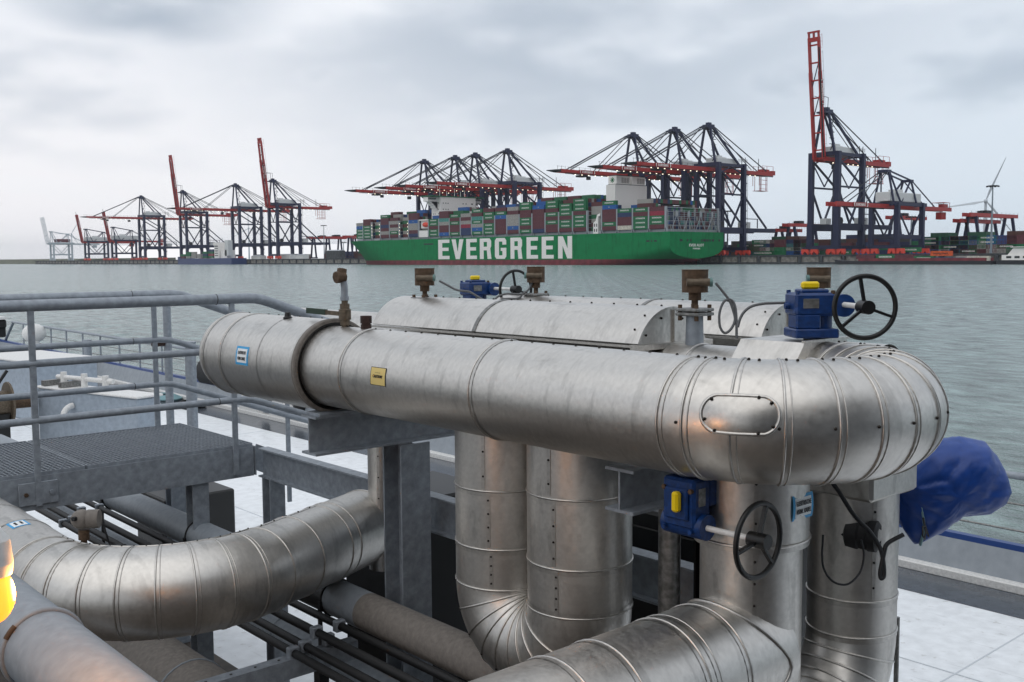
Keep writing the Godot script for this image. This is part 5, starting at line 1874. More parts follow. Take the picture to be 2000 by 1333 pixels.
func vertical_pipes() -> void:
	# U-shaped loop hanging below the main pipe
	var t := thing("u_bend_pipe", "silver clad U-shaped pipe loop hanging below the main pipe", "pipe")
	var ux := 3.62
	var za := -4.168
	var zb := -3.586
	var yb := 3.955
	var r := 0.266
	var br := (zb - za) / 2
	for q in [[za, [5.03, 4.483, 4.171, yb]], [zb, [5.03, 4.537, 4.192, yb]]]:
		for i in 3:
			clad(t, line_pts(Vector3(ux, q[1][i], q[0]), Vector3(ux, q[1][i + 1], q[0]), 2), r)
			if i > 0: band(t, Vector3(ux, q[1][i], q[0]), Vector3.DOWN, r, 0.006)
			var an: float = [2.7, 2.6, 2.55][i] + (0.25 if q[0] == zb else 0.0)
			var n := Vector3(cos(an), 0, sin(an))
			lap_seam(t, Vector3(ux, q[1][i] - 0.01, q[0]) + n * r, Vector3(ux, q[1][i + 1] + 0.015, q[0]) + n * r, n, 0.02, 4)
	var ce := Vector3(ux, yb, (za + zb) / 2)
	var cuts := [0, 22, 42, 60, 78, 96, 114, 132, 152, 180]
	for i in cuts.size() - 1:
		var a0 := deg_to_rad(cuts[i])
		var a1 := deg_to_rad(cuts[i + 1])
		clad(t, arc_pts(ce, Vector3(0, 0, -1), Vector3(0, -1, 0), br, a0, a1, 10), r, "gore")
		var c := ce + (Vector3(0, 0, -1) * cos(a0) + Vector3.DOWN * sin(a0)) * br
		var ax := (Vector3(0, 0, 1) * sin(a0) + Vector3.DOWN * cos(a0))
		var bd := mb()
		bd.hoop(c, ax, r + 0.001, 0.006, 44, 6)
		put(bd, "band", M.band, t)
		var sd := Vector3(-1, 0, 0)
		screws(t, [c + (sd * 0.9 + Vector3(0, -sin(a0), -cos(a0)) * 0.44).normalized() * (r + 0.003)], 0.007)
	band(t, Vector3(ux, yb, zb), Vector3.UP, r, 0.006)
	# the tee with the handwheel in front of it
	var v := thing("tee_pipe", "silver clad vertical pipe with sleeve and thick branch running forward", "pipe")
	var c3 := Vector3(3.68, 0, -2.595)
	clad(v, line_pts(c3 + Vector3(0, 4.5, 0), c3 + Vector3(0, 2.0, 0), 3), 0.219)
	clad(v, line_pts(c3 + Vector3(0, 4.88, 0), c3 + Vector3(0, 4.5, 0), 2), 0.246, "sleeve")
	var ct := mb()
	ct.lathe(c3 + Vector3(0, 4.88, 0), Vector3.UP, [[0.0, 0.246], [0.03, 0.16], [0.03, 0.0]], 40)
	put(ct, "sleeve_top", M.clad, v)
	band(v, c3 + Vector3(0, 4.5, 0), Vector3.DOWN, 0.246, 0.007)
	var cn := mb()
	cn.lathe(c3 + Vector3(0, 4.5, 0), Vector3.DOWN, [[0.0, 0.247], [0.012, 0.219]], 40)
	put(cn, "sleeve_base", M.clad, v)
	for an in [2.45]:
		var n := Vector3(cos(an), 0, sin(an))
		lap_seam(v, c3 + Vector3(0, 4.85, 0) + n * 0.246, c3 + Vector3(0, 4.52, 0) + n * 0.246, n, 0.018, 2)
		lap_seam(v, c3 + Vector3(0, 4.48, 0) + n * 0.219, c3 + Vector3(0, 4.2, 0) + n * 0.219, n, 0.018, 3)
	var ty := 3.992
	var tz := -2.595
	var tr := 0.257
	for q in [[3.68, 3.34], [3.34, 3.09], [3.09, 2.74], [2.74, 2.5], [2.5, 1.7]]:
		clad(v, line_pts(Vector3(q[0], ty, tz), Vector3(q[1], ty, tz), 2), tr, "branch")
		if q[0] < 3.6: band(v, Vector3(q[0], ty, tz), Vector3(-1, 0, 0), tr, 0.006)
	band(v, Vector3(3.15, ty, tz), Vector3(-1, 0, 0), tr, 0.004)
	# saddle of the tee: beads where the branch meets the riser
	var sd := mb()
	var sp := []
	for k in 40:
		var a := TAU * k / 40
		var y := tr * cos(a)
		var z := tr * sin(a)
		sp.append(Vector3(c3.x - sqrt(maxf(0.0, 0.262 * 0.262 - z * z)) - 0.015, ty + y, tz + z))
	sd.tube(sp, 0.01, 6, true)
	put(sd, "saddle_bead", M.band, v)
	lap_seam(v, Vector3(3.09, ty - 0.03, tz + 0.255), Vector3(2.5, ty - 0.03, tz + 0.255), Vector3(0, -0.12, 0.99), 0.02, 5)
	sticker(v, Vector3(3.699, 4.655, -2.349), Vector3(1, 0, 0), Vector3(0.078, 0, 0.997), 0.247, 0.15, 0.108, true, M.sticker_blue, M.sticker_white, [["ELEKTRISCHE", 0.02, 0.62], ["VERW. KABEL", 0.02, 0.62]], 0.02)
	# the riser under the far leg of the bend
	var w := thing("elbow_riser_pipe", "silver clad vertical pipe with boxy collar and segmented elbow at its foot", "pipe")
	var c4 := Vector3(4.36, 0, -2.5)
	var ys := [4.62, 4.12, 3.98]
	clad(w, line_pts(c4 + Vector3(0, 4.82, 0), c4 + Vector3(0, 4.12, 0), 2), 0.205)
	clad(w, line_pts(c4 + Vector3(0, 4.12, 0), c4 + Vector3(0, 3.95, 0), 2), 0.205)
	band(w, c4 + Vector3(0, 4.12, 0), Vector3.DOWN, 0.205, 0.006)
	band(w, c4 + Vector3(0, 3.95, 0), Vector3.DOWN, 0.205, 0.006)
	var ec := c4 + Vector3(-0.4, 3.95, 0)
	var ec2 := [0, 18, 34, 50, 66, 90]
	for i in ec2.size() - 1:
		clad(w, arc_pts(ec, Vector3(1, 0, 0), Vector3(0, -1, 0), 0.4, deg_to_rad(ec2[i]), deg_to_rad(ec2[i + 1]), 10), 0.205, "gore")
		var a := deg_to_rad(ec2[i + 1])
		var bd := mb()
		bd.hoop(ec + Vector3(cos(a), -sin(a), 0) * 0.4, Vector3(-sin(a), -cos(a), 0), 0.206, 0.006, 40, 6)
		put(bd, "band", M.band, w)
	clad(w, line_pts(Vector3(3.96, 3.55, -2.5), Vector3(3.2, 3.55, -2.5), 1), 0.205, "foot")
	var bx := mb()
	bx.bevel_box(c4 + Vector3(0, 4.71, 0), Vector3(0.42, 0.22, 0.42), 0.015)
	put(bx, "collar_box", M.clad, w)
	var an := 2.15
	var n := Vector3(cos(an), 0, sin(an))
	lap_seam(w, c4 + Vector3(0, 4.6, 0) + n * 0.205, c4 + Vector3(0, 4.13, 0) + n * 0.205, n, 0.018, 4)
	an = 0.75
	n = Vector3(cos(an), 0, sin(an))
	var dr := mb()
	dr.cyl(c4 + n * 0.22 + Vector3(0, 3.98, 0), c4 + n * 0.22 + Vector3(0, 3.6, 0), 0.012, -1, 8)
	put(dr, "drain_tube", M.steel, w)
	# slim pipe between the supports
	var s := thing("slim_standpipe", "slim bare vertical pipe between the U-bend and the handwheel", "pipe", Vector3(3.86, 2.0, -3.2))
	var sb := mb()
	sb.cyl(Vector3.ZERO, Vector3(0, 2.62, 0), 0.055, -1, 20)
	put(sb, "tube", M.steel, s)
	var sf := mb()
	sf.cyl(Vector3(0, 2.5, 0), Vector3(0, 2.54, 0), 0.085, -1, 20)
	put(sf, "flange", M.steel, s)

func left_pipe() -> void:
	var t := thing("clad_bend_pipe", "silver clad pipe bending under the catwalk towards the grey column", "pipe")
	var y := 3.78
	var r := 0.265
	var xa := 1.9
	var R := 0.75
	var z0 := -6.38
	var turn := deg_to_rad(113.0)
	for q in [[-10.5, -7.5], [-7.5, -6.95], [-6.95, z0]]:
		clad(t, line_pts(Vector3(xa, y, q[0]), Vector3(xa, y, q[1]), 2), r)
		if q[1] < z0: band(t, Vector3(xa, y, q[1]), Vector3(0, 0, 1), r, 0.004)
	var ce := Vector3(xa + R, y, z0)
	var n_cut := 9
	for i in n_cut:
		var a0 := turn * i / n_cut
		var a1 := turn * (i + 1) / n_cut
		clad(t, arc_pts(ce, Vector3(-1, 0, 0), Vector3(0, 0, 1), R, a0, a1, 10), r, "gore")
		for e in [0.0, 0.025]:
			var bd := mb()
			bd.hoop(ce + Vector3(-cos(a0 + e), 0, sin(a0 + e)) * R, Vector3(sin(a0 + e), 0, cos(a0 + e)), r + 0.001, 0.006 if e == 0.0 else 0.003, 44, 6)
			put(bd, "band", M.band, t)
	# lap seam along the inner top of the bend
	var sp := []
	var sc := []
	for k in 19:
		var a := turn * k / 18
		var inn := Vector3(cos(a), 0, -sin(a))
		var p := ce + Vector3(-cos(a), 0, sin(a)) * R + (inn * 0.35 + Vector3.UP * 0.937) * (r + 0.002)
		sp.append(p)
		sc.append(p + Vector3(0, 0.004, 0))
	var sm := mb()
	sm.tube(sp, 0.006, 6)
	put(sm, "lap_seam", M.band, t)
	screws(t, sc, 0.006)
	var hd := Vector3(sin(turn), 0, cos(turn))
	var e0 := ce + Vector3(-cos(turn), 0, sin(turn)) * R
	var ls := [0.0, 0.3, 0.62, 0.72, 1.12]
	for i in 4:
		clad(t, line_pts(e0 + hd * ls[i], e0 + hd * ls[i + 1], 2), r)
		band(t, e0 + hd * ls[i], hd, r, 0.005)
	var sn := Vector3(-hd.z, 0, hd.x)
	lap_seam(t, e0 + Vector3(0, 0.262, 0) - sn * 0.04, e0 + hd * 0.62 + Vector3(0, 0.262, 0) - sn * 0.04, Vector3(0, 1, 0), 0.02, 5)
	var en := mb()
	en.cyl(e0 + hd * 1.12, e0 + hd * 1.14, r + 0.006, -1, 40)
	put(en, "end_ring", M.clad, t)
	sticker(t, Vector3(1.9 - 0.265 * 0.1, 3.78 + 0.265 * 0.995, -6.85), Vector3(0, 0, 1), Vector3(-0.1, 0.995, 0).normalized(), r, 0.15, 0.11, true, M.sticker_blue, M.sticker_white, [["ELEKTRISCHE", 0.014, 0.55], ["VERW. KABEL", 0.014, 0.55]], 0.02)
	var rs := thing("clad_riser", "narrow silver clad riser behind the grey support column", "pipe", Vector3(4.05, 3.5, -5.98))
	clad(rs, line_pts(Vector3.ZERO, Vector3(0, 1.1, 0), 2), 0.1)
	var n := Vector3(-0.75, 0, 0.66)
	lap_seam(rs, Vector3(0, 0.3, 0) + n * 0.1, Vector3(0, 0.9, 0) + n * 0.1, n, 0.02, 4)

func transmitter(x: float, z: float, label: String, flip: float) -> void:
	var t := thing("level_transmitter", label, "sensor", Vector3(x, 5.24, z), "transmitters on the pipes")
	var b := mb()
	b.cyl(Vector3(0, -0.03, 0), Vector3(0, 0.16, 0), 0.05, 0.045, 16)
	put(b, "neck", M.galv, t)
	var f := mb()
	for y in [0.155, 0.178]: f.bevel_box(Vector3(0, y, 0), Vector3(0.15, 0.018, 0.15), 0.005)
	put(f, "flange", M.steel, t)
	for sx in [-1.0, 1.0]:
		for sz in [-1.0, 1.0]:
			var bo := mb()
			bo.cyl(Vector3(sx * 0.055, 0.12, sz * 0.055), Vector3(sx * 0.055, 0.205, sz * 0.055), 0.012, -1, 6)
			put(bo, "bolt", M.rust, t)
	var s := mb()
	s.cyl(Vector3(0, 0.185, 0), Vector3(0, 0.23, 0), 0.018, -1, 10)
	s.cyl(Vector3(0, 0.228, 0), Vector3(0, 0.27, 0), 0.034, -1, 12)
	put(s, "stem", M.rust, t)
	var h := mb()
	h.lathe(Vector3(0, 0.27, 0), Vector3.UP, [[0, 0.0], [0, 0.069], [0.118, 0.07], [0.118, 0.072], [0.122, 0.072], [0.122, 0.0]], 28)
	put(h, "housing", M.rust, t)
	var rt := Vector3(0.7, 0, 0.71)
	var toc := Vector3(-0.71, 0, 0.7)
	var c0 := Vector3(0, 0.325, 0) + toc * 0.062 - rt * 0.02 * flip
	var cd := mb()
	cd.cyl(c0 - rt * 0.03 * flip, c0 + rt * 0.09 * flip, 0.021, -1, 14)
	put(cd, "conduit", M.brass, t)
	var gl := mb()
	gl.cyl(c0 + rt * 0.09 * flip, c0 + rt * 0.105 * flip, 0.024, -1, 8)
	put(gl, "gland", M.signal_green, t)

func handwheel(parent: Node3D, c: Vector3, axis: Vector3, r: float, spin: float) -> void:
	var w := put(mb(), "handwheel", M.black, parent)
	var b := mb()
	b.hoop(c, axis, r - 0.011, 0.0115, 48, 10)
	w.mesh = b.mesh()
	var f := MB.frame(axis)
	for k in 3:
		var a := spin + TAU * k / 3
		var s := mb()
		s.bar(c, c + (f.x * cos(a) + f.y * sin(a)) * (r - 0.012), 0.012, 0.018, axis)
		put(s, "spoke", M.black, w)
	var h := mb()
	h.cyl(c - axis * 0.04, c + axis * 0.045, 0.031, -1, 20)
	put(h, "hub", M.black, w)

func gear_valve(at: Vector3, bs: Basis, wheel_r: float, off: float, reach: float, label: String) -> void:
	# gearbox on a valve stem (local y); the worm shaft runs along local +z, off to one side in local x
	var t := thing("gear_valve", label, "valve")
	t.transform = Transform3D(bs, at)
	var so := signf(off)
	var b := mb()
	b.bevel_box(Vector3(-so * 0.02, 0.16, 0), Vector3(0.21, 0.11, 0.17), 0.012)
	b.cyl(Vector3(off, 0.155, -0.1), Vector3(off, 0.155, 0.11), 0.054, -1, 24)
	b.bevel_box(Vector3(-so * 0.02, 0.222, 0), Vector3(0.13, 0.02, 0.12), 0.006)
	put(b, "gearbox", M.blue, t)
	var l := mb()
	l.bevel_box(Vector3(-so * 0.02, 0.022, 0), Vector3(0.21, 0.044, 0.19), 0.006)
	l.bevel_box(Vector3(-so * 0.06, 0.078, 0.02), Vector3(0.12, 0.072, 0.13), 0.008)
	l.cyl(Vector3(so * 0.03, 0.03, 0), Vector3(so * 0.03, 0.11, 0), 0.05, -1, 16)
	put(l, "mounting_bracket", M.blue, t)
	for q in [[-0.1, -0.07], [-0.1, 0.07], [0.07, -0.07], [0.07, 0.07]]:
		var bt := mb()
		bt.cyl(Vector3(-so * 0.01 + q[0], 0.21, q[1]), Vector3(-so * 0.01 + q[0], 0.226, q[1]), 0.011, -1, 6)
		put(bt, "bolt", M.rust if q[0] > 0 else M.blue, t)
	var y := mb()
	y.bevel_box(Vector3(-so * 0.035, 0.25, 0.02), Vector3(0.085, 0.036, 0.035), 0.009)
	put(y, "position_indicator", M.yellow, t)
	var np := mb()
	np.bevel_box(Vector3(-so * 0.05, 0.165, 0.0865), Vector3(0.075, 0.045, 0.003), 0.001)
	put(np, "name_plate", M.steel, t)
	var s := mb()
	s.cyl(Vector3(off, 0.16, 0.1), Vector3(off, 0.16, reach), 0.0125, -1, 12)
	put(s, "shaft", M.white, t)
	var g := mb()
	g.cyl(Vector3(-so * 0.12, 0.15, 0), Vector3(-so * 0.15, 0.15, 0), 0.016, -1, 10)
	put(g, "gland", M.blue, t)
	var st := mb()
	st.cyl(Vector3(0, -0.04, 0), Vector3(0, 0.005, 0), 0.055, -1, 16)
	put(st, "stem_flange", M.black, t)
	handwheel(t, Vector3(off, 0.16, reach), Vector3(0, 0, 1), wheel_r, 1.75)

func fittings() -> void:
	transmitter(4.36, -3.45, "rusty brown level transmitter with looped cable, beside the half-shell's open end", 1.0)
	transmitter(4.36, -5.86, "rusty brown level transmitter at the closed end of the nearer half-shell", 1.0)
	transmitter(5.4, -5.82, "rusty brown level transmitter behind the black far handwheel", -1.0)
	transmitter(5.4, -3.35, "rusty brown level transmitter standing behind the big blue gearbox", -1.0)
	gear_valve(Vector3(4.36, 5.31, -2.72), Basis(Vector3.UP, deg_to_rad(-39)), 0.15, 0.1, 0.36, "blue gearbox with yellow indicator and black handwheel, on top of the bend")
	gear_valve(Vector3(5.4, 5.29, -6.53), Basis(Vector3.UP, deg_to_rad(-8)), 0.16, 0.1, 0.42, "blue gearbox with black handwheel at the half-shells' far end")
	# this one lies on its side: the stem points away from the riser
	gear_valve(Vector3(3.5, 4.66, -2.68), Basis(Vector3.UP, Vector3.LEFT, Vector3(0, 0, 1)) , 0.158, -0.075, 0.36, "dark blue gearbox with black handwheel below the bend, beside the label")
	# ball valve and plugs on the main pipe
	var t := thing("ball_valve", "brass ball valve with green lever and rusty elbow, on the main pipe's top", "valve", Vector3(P1X, 5.28, -5.33))
	var b := mb()
	b.lathe(Vector3.ZERO, Vector3.UP, [[0, 0.022], [0.02, 0.022], [0.02, 0.03], [0.05, 0.03], [0.055, 0.038], [0.115, 0.038], [0.12, 0.03], [0.15, 0.03], [0.15, 0.02], [0.17, 0.02]], 16)
	put(b, "body", M.brass, t)
	var h := mb()
	h.bar(Vector3(-0.03, 0.09, -0.01), Vector3(-0.05, 0.095, -0.16), 0.012, 0.026)
	put(h, "lever", M.brass, t)
	var gp := mb()
	gp.bar(Vector3(-0.045, 0.095, -0.14), Vector3(-0.06, 0.1, -0.34), 0.022, 0.034)
	put(gp, "lever_grip", M.green_grip, t)
	var p := mb()
	p.tube([Vector3(0, 0.17, 0), Vector3(0, 0.25, 0), Vector3(-0.005, 0.285, 0.0), Vector3(-0.02, 0.305, 0)], 0.021, 12)
	p.cyl(Vector3(0, 0.17, 0), Vector3(0, 0.195, 0), 0.027, -1, 12)
	put(p, "outlet", M.galv, t)
	var e := mb()
	e.cyl(Vector3(-0.06, 0.31, 0.0), Vector3(0.0, 0.315, 0), 0.036, -1, 8)
	e.cyl(Vector3(-0.02, 0.32, 0), Vector3(-0.01, 0.36, -0.005), 0.03, -1, 8)
	put(e, "elbow", M.rust, t)
	var pl := thing("pipe_plug", "dark rusty hexagonal plug on the main pipe beside the ball valve", "plug", Vector3(P1X, 5.27, -5.1))
	var pb := mb()
	pb.cyl(Vector3.ZERO, Vector3(0, 0.045, 0), 0.032, -1, 6)
	put(pb, "nut", M.rust_dark, pl)
	var pc := mb()
	pc.cyl(Vector3(0, 0.05, 0), Vector3(0, 0.095, 0), 0.034, -1, 6)
	pc.cyl(Vector3(0, 0.04, 0), Vector3(0, 0.055, 0), 0.026, -1, 12)
	put(pc, "cap", M.rust_dark, pl)
	var pn := mb()
	pn.lathe(Vector3(P1X - 0.06, 5.315, -5.92), Vector3.UP, [[0, 0.03], [0.012, 0.03], [0.018, 0.022], [0.045, 0.017], [0.045, 0.0]], 12)
	tag(put(pn, "sleeve_plug", M.black), "small black plug on the main pipe's sleeve", "plug")
	# pressure transmitter on the left bend
	var q := thing("pressure_transmitter", "grimy round-headed pressure transmitter standing on the left clad bend", "sensor", Vector3(2.07, 3.97, -6.24))
	var qb := mb()
	qb.cyl(Vector3.ZERO, Vector3(0, 0.06, 0), 0.018, -1, 10); qb.cyl(Vector3(0, 0.06, 0), Vector3(0, 0.12, 0), 0.032, -1, 14)
	put(qb, "stem", M.rust, q)
	var qh := mb()
	qh.ball(Vector3(-0.01, 0.185, 0), 0.062, 10, Vector3(1, 0.95, 1)); qh.cyl(Vector3(0.02, 0.185, 0.02), Vector3(0.075, 0.185, 0.06), 0.056, -1, 20)
	put(qh, "head", M.pipe_dirty, q)
	var qk := mb()
	qk.cyl(Vector3(-0.05, 0.2, 0.03), Vector3(-0.075, 0.205, 0.045), 0.014, -1, 8)
	put(qk, "entry", M.black, q)
	var qs := mb()
	var lp := []
	for k in 30: lp.append(Vector3(0.2 + 0.05 * cos(TAU * k / 15.0), -0.03 + 0.02 * sin(TAU * k / 15.0), -0.02 + 0.05 * sin(TAU * k / 15.0)))
	qs.tube([Vector3(0.07, 0.22, -0.02), Vector3(0.12, 0.2, -0.03), Vector3(0.14, 0.08, -0.04), Vector3(0.16, -0.01, -0.02)] + lp, 0.007, 6)
	put(qs, "cable", M.cable_dark, q)
	# black round alarm unit on the riser
	var a := thing("alarm_horn", "black ribbed round alarm unit in front of the elbow riser", "horn", Vector3(4.22, 4.43, -2.42))
	a.rotation.y = 0.25
	var ab := mb()
	ab.lathe(Vector3(0, 0, -0.08), Vector3(0, 0, 1), [[0, 0.0], [0, 0.045], [0.05, 0.05], [0.06, 0.07], [0.11, 0.072], [0.118, 0.066], [0.15, 0.066], [0.156, 0.072], [0.19, 0.07], [0.2, 0.055], [0.2, 0.04], [0.185, 0.036], [0.185, 0.0]], 28)
	put(ab, "body", M.rubber, a)
	var ag := mb()
	for k in 4: ag.box(Vector3(-0.024 + k * 0.016, 0, 0.108), Vector3(0.004, 0.06, 0.006))
	put(ag, "grille", M.steel, a)

func cables() -> void:
	var set_ := [
		["grey looped cable of the transmitter beside the half-shell's open end", [Vector3(4.308, 5.564, -3.274), Vector3(4.333, 5.519, -3.247), Vector3(4.356, 5.473, -3.222), Vector3(4.367, 5.426, -3.207), Vector3(4.372, 5.373, -3.197), Vector3(4.353, 5.325, -3.208), Vector3(4.328, 5.305, -3.228), Vector3(4.312, 5.334, -3.245), Vector3(4.311, 5.387, -3.252), Vector3(4.320, 5.434, -3.249), Vector3(4.338, 5.471, -3.237), Vector3(4.362, 5.476, -3.216), Vector3(4.376, 5.439, -3.200), Vector3(4.377, 5.360, -3.191), Vector3(4.372, 5.275, -3.186)], 0.007, 0],
		["grey cable arching from the pipe to the blue gearbox", [Vector3(4.148, 5.353, -3.017), Vector3(4.160, 5.397, -3.011), Vector3(4.179, 5.432, -2.998), Vector3(4.209, 5.457, -2.975), Vector3(4.256, 5.469, -2.934), Vector3(4.303, 5.471, -2.893), Vector3(4.341, 5.471, -2.859)], 0.007, 0],
		["grey cable from the far transmitter along the nearer half-shell", [Vector3(4.397, 5.543, -5.737), Vector3(4.441, 5.510, -5.695), Vector3(4.488, 5.477, -5.650), Vector3(4.547, 5.466, -5.597), Vector3(4.585, 5.437, -5.560), Vector3(4.619, 5.408, -5.527)], 0.008, 0],
		["thick grey cable running down from the bend past the elbow riser", [Vector3(4.014, 4.736, -2.439), Vector3(4.055, 4.652, -2.394), Vector3(4.088, 4.570, -2.356), Vector3(4.116, 4.520, -2.326), Vector3(4.147, 4.474, -2.293), Vector3(4.177, 4.401, -2.259), Vector3(4.183, 4.337, -2.246), Vector3(4.182, 4.281, -2.242), Vector3(4.171, 4.270, -2.250), Vector3(4.171, 4.304, -2.253), Vector3(4.188, 4.383, -2.247), Vector3(4.204, 4.424, -2.238), Vector3(4.257, 4.462, -2.194)], 0.01, 1],
		["thin black cable looped below the alarm unit", [Vector3(3.990, 4.464, -2.431), Vector3(3.982, 4.385, -2.430), Vector3(3.983, 4.317, -2.422), Vector3(4.002, 4.267, -2.399), Vector3(4.031, 4.244, -2.371), Vector3(4.066, 4.248, -2.341), Vector3(4.103, 4.297, -2.313), Vector3(4.121, 4.372, -2.306), Vector3(4.114, 4.440, -2.318)], 0.005, 1],
		["grey cable looping by the far transmitter and handwheel", [Vector3(5.363, 5.522, -5.819), Vector3(5.339, 5.460, -5.833), Vector3(5.292, 5.421, -5.870), Vector3(5.209, 5.425, -5.944), Vector3(5.155, 5.402, -5.990), Vector3(5.135, 5.363, -6.003), Vector3(5.192, 5.386, -5.955), Vector3(5.272, 5.389, -5.884), Vector3(5.298, 5.417, -5.865)], 0.008, 0],
	]
	for s in set_:
		var cv := Curve3D.new()
		var p: Array = s[1]
		for i in p.size():
			var tn: Vector3 = (p[mini(i + 1, p.size() - 1)] - p[maxi(i - 1, 0)]) / 6.0
			cv.add_point(p[i], -tn, tn)
		var b := mb()
		var q := []
		for v in cv.tessellate(4, 4): q.append(v)
		b.tube(q, s[2], 8)
		tag(put(b, "cable", M.cable if s[3] == 0 else M.cable_dark), s[0], "cable", "cables on the pipework")

func tarpaulin() -> void:
	# tarpaulin drawn over an actuator: an outline with depth, folds from noise
	var rt := Vector3(0.749, 0, 0.663)
	var fw := Vector3(-0.663, 0, 0.749)
	var ce := Vector3(4.98, 4.526, -2.36)
	var out := [[-0.306, 0.056], [-0.22, 0.14], [-0.127, 0.209], [-0.03, 0.25], [0.076, 0.273], [0.191, 0.25], [0.255, 0.178], [0.3, 0.09], [0.331, 0.0], [0.301, -0.064], [0.224, -0.122], [0.15, -0.135], [0.077, -0.14], [0.02, -0.185], [-0.038, -0.235], [-0.148, -0.281], [-0.204, -0.204], [-0.268, -0.064]]
	var f := FastNoiseLite.new()
	f.seed = 8
	f.frequency = 4.0
	f.fractal_type = FastNoiseLite.FRACTAL_RIDGED
	f.fractal_octaves = 3
	f.fractal_gain = 0.45
	var m := out.size() * 5
	var o2 := []
	for i in m:
		var a: Array = out[i / 5]
		var b: Array = out[(i / 5 + 1) % out.size()]
		o2.append(Vector2(a[0], a[1]).lerp(Vector2(b[0], b[1]), (i % 5) / 5.0))
	var P := []
	var nr := 46
	for j in nr + 1:
		# from the front pole over the edge to the back pole
		var t := PI * j / nr
		var rr := pow(maxf(0.0, sin(t)), 0.6)
		var row := []
		for i in m:
			var p2: Vector2 = o2[i] * rr
			var dz := 0.2 * cos(t) * (1.0 + 0.25 * p2.y / 0.28)
			var pull := (p2 - Vector2(-0.3, 0.02))
			var ang := atan2(pull.y, pull.x)
			# creases fan out from where the cloth is tied, with a few slack dents
			var fold := f.get_noise_3d(ang * 0.34 + 2.0, pull.length() * 0.5, dz * 0.9) * 0.024 * clampf(pull.length() * 5.0, 0.0, 1.0)
			fold += f.get_noise_3d(p2.x * 0.9 + 3.0, (p2.y - p2.x * 0.6) * 0.9, dz) * 0.013
			var p := ce + rt * p2.x + Vector3.UP * p2.y + fw * dz
			var nn := (rt * p2.x + Vector3.UP * p2.y + fw * dz).normalized()
			row.append(p - nn * fold * (0.35 + 0.65 * absf(cos(t))))
		P.append(row)
	var b := mb()
	var nrm := func(j: int, i: int) -> Vector3:
		var a: Vector3 = P[mini(j + 1, nr)][i] - P[maxi(j - 1, 0)][i]
		var c: Vector3 = P[j][(i + 1) % m] - P[j][(i - 1 + m) % m]
		var n := a.cross(c)
		if n.length() < 1e-9: n = fw if j < nr / 2 else -fw
		n = n.normalized()
		if n.dot(P[j][i] - ce) < 0: n = -n
		return n
	for j in nr:
		for i in m:
			var k := (i + 1) % m
			b.tri(P[j][i], P[j + 1][i], P[j + 1][k], nrm.call(j, i), nrm.call(j + 1, i), nrm.call(j + 1, k))
			b.tri(P[j][i], P[j + 1][k], P[j][k], nrm.call(j, i), nrm.call(j + 1, k), nrm.call(j, k))
	var t := thing("tarpaulin_cover", "crumpled bright blue tarpaulin tied over an actuator beside the riser", "tarpaulin")
	put(b, "cloth", M.tarp, t)
	var c := mb()
	c.tube([Vector3(4.77, 4.42, -2.36), Vector3(4.74, 4.36, -2.33), Vector3(4.71, 4.33, -2.32), Vector3(4.69, 4.35, -2.32), Vector3(4.71, 4.39, -2.33), Vector3(4.745, 4.385, -2.335), Vector3(4.77, 4.33, -2.33)], 0.005, 6)
	put(c, "tie_cord", M.cable_dark, t)
	var hm := mb()
	hm.tube([Vector3(4.74, 4.62, -2.5), Vector3(4.72, 4.55, -2.42), Vector3(4.755, 4.47, -2.36), Vector3(4.79, 4.36, -2.36), Vector3(4.83, 4.26, -2.4)], 0.007, 6)
	put(hm, "hem_rope", M.rope, t)
	var a := mb()
	a.cyl(Vector3(4.5, 4.6, -2.47), Vector3(4.9, 4.58, -2.4), 0.05, -1, 14)
	put(a, "actuator_arm", M.black, t)

# ---------------------------------------------------------------- steelwork
func i_beam(parent: Node3D, called: String, a: Vector3, b: Vector3, h: float, w: float, up: Vector3, m: Material, tf := 0.014) -> void:
	var d := mb()
	d.bar(a + up * (h / 2 - tf / 2), b + up * (h / 2 - tf / 2), w, tf, up)
	d.bar(a - up * (h / 2 - tf / 2), b - up * (h / 2 - tf / 2), w, tf, up)
	d.bar(a, b, 0.011, h - 2 * tf, up)
	put(d, called, m, parent)

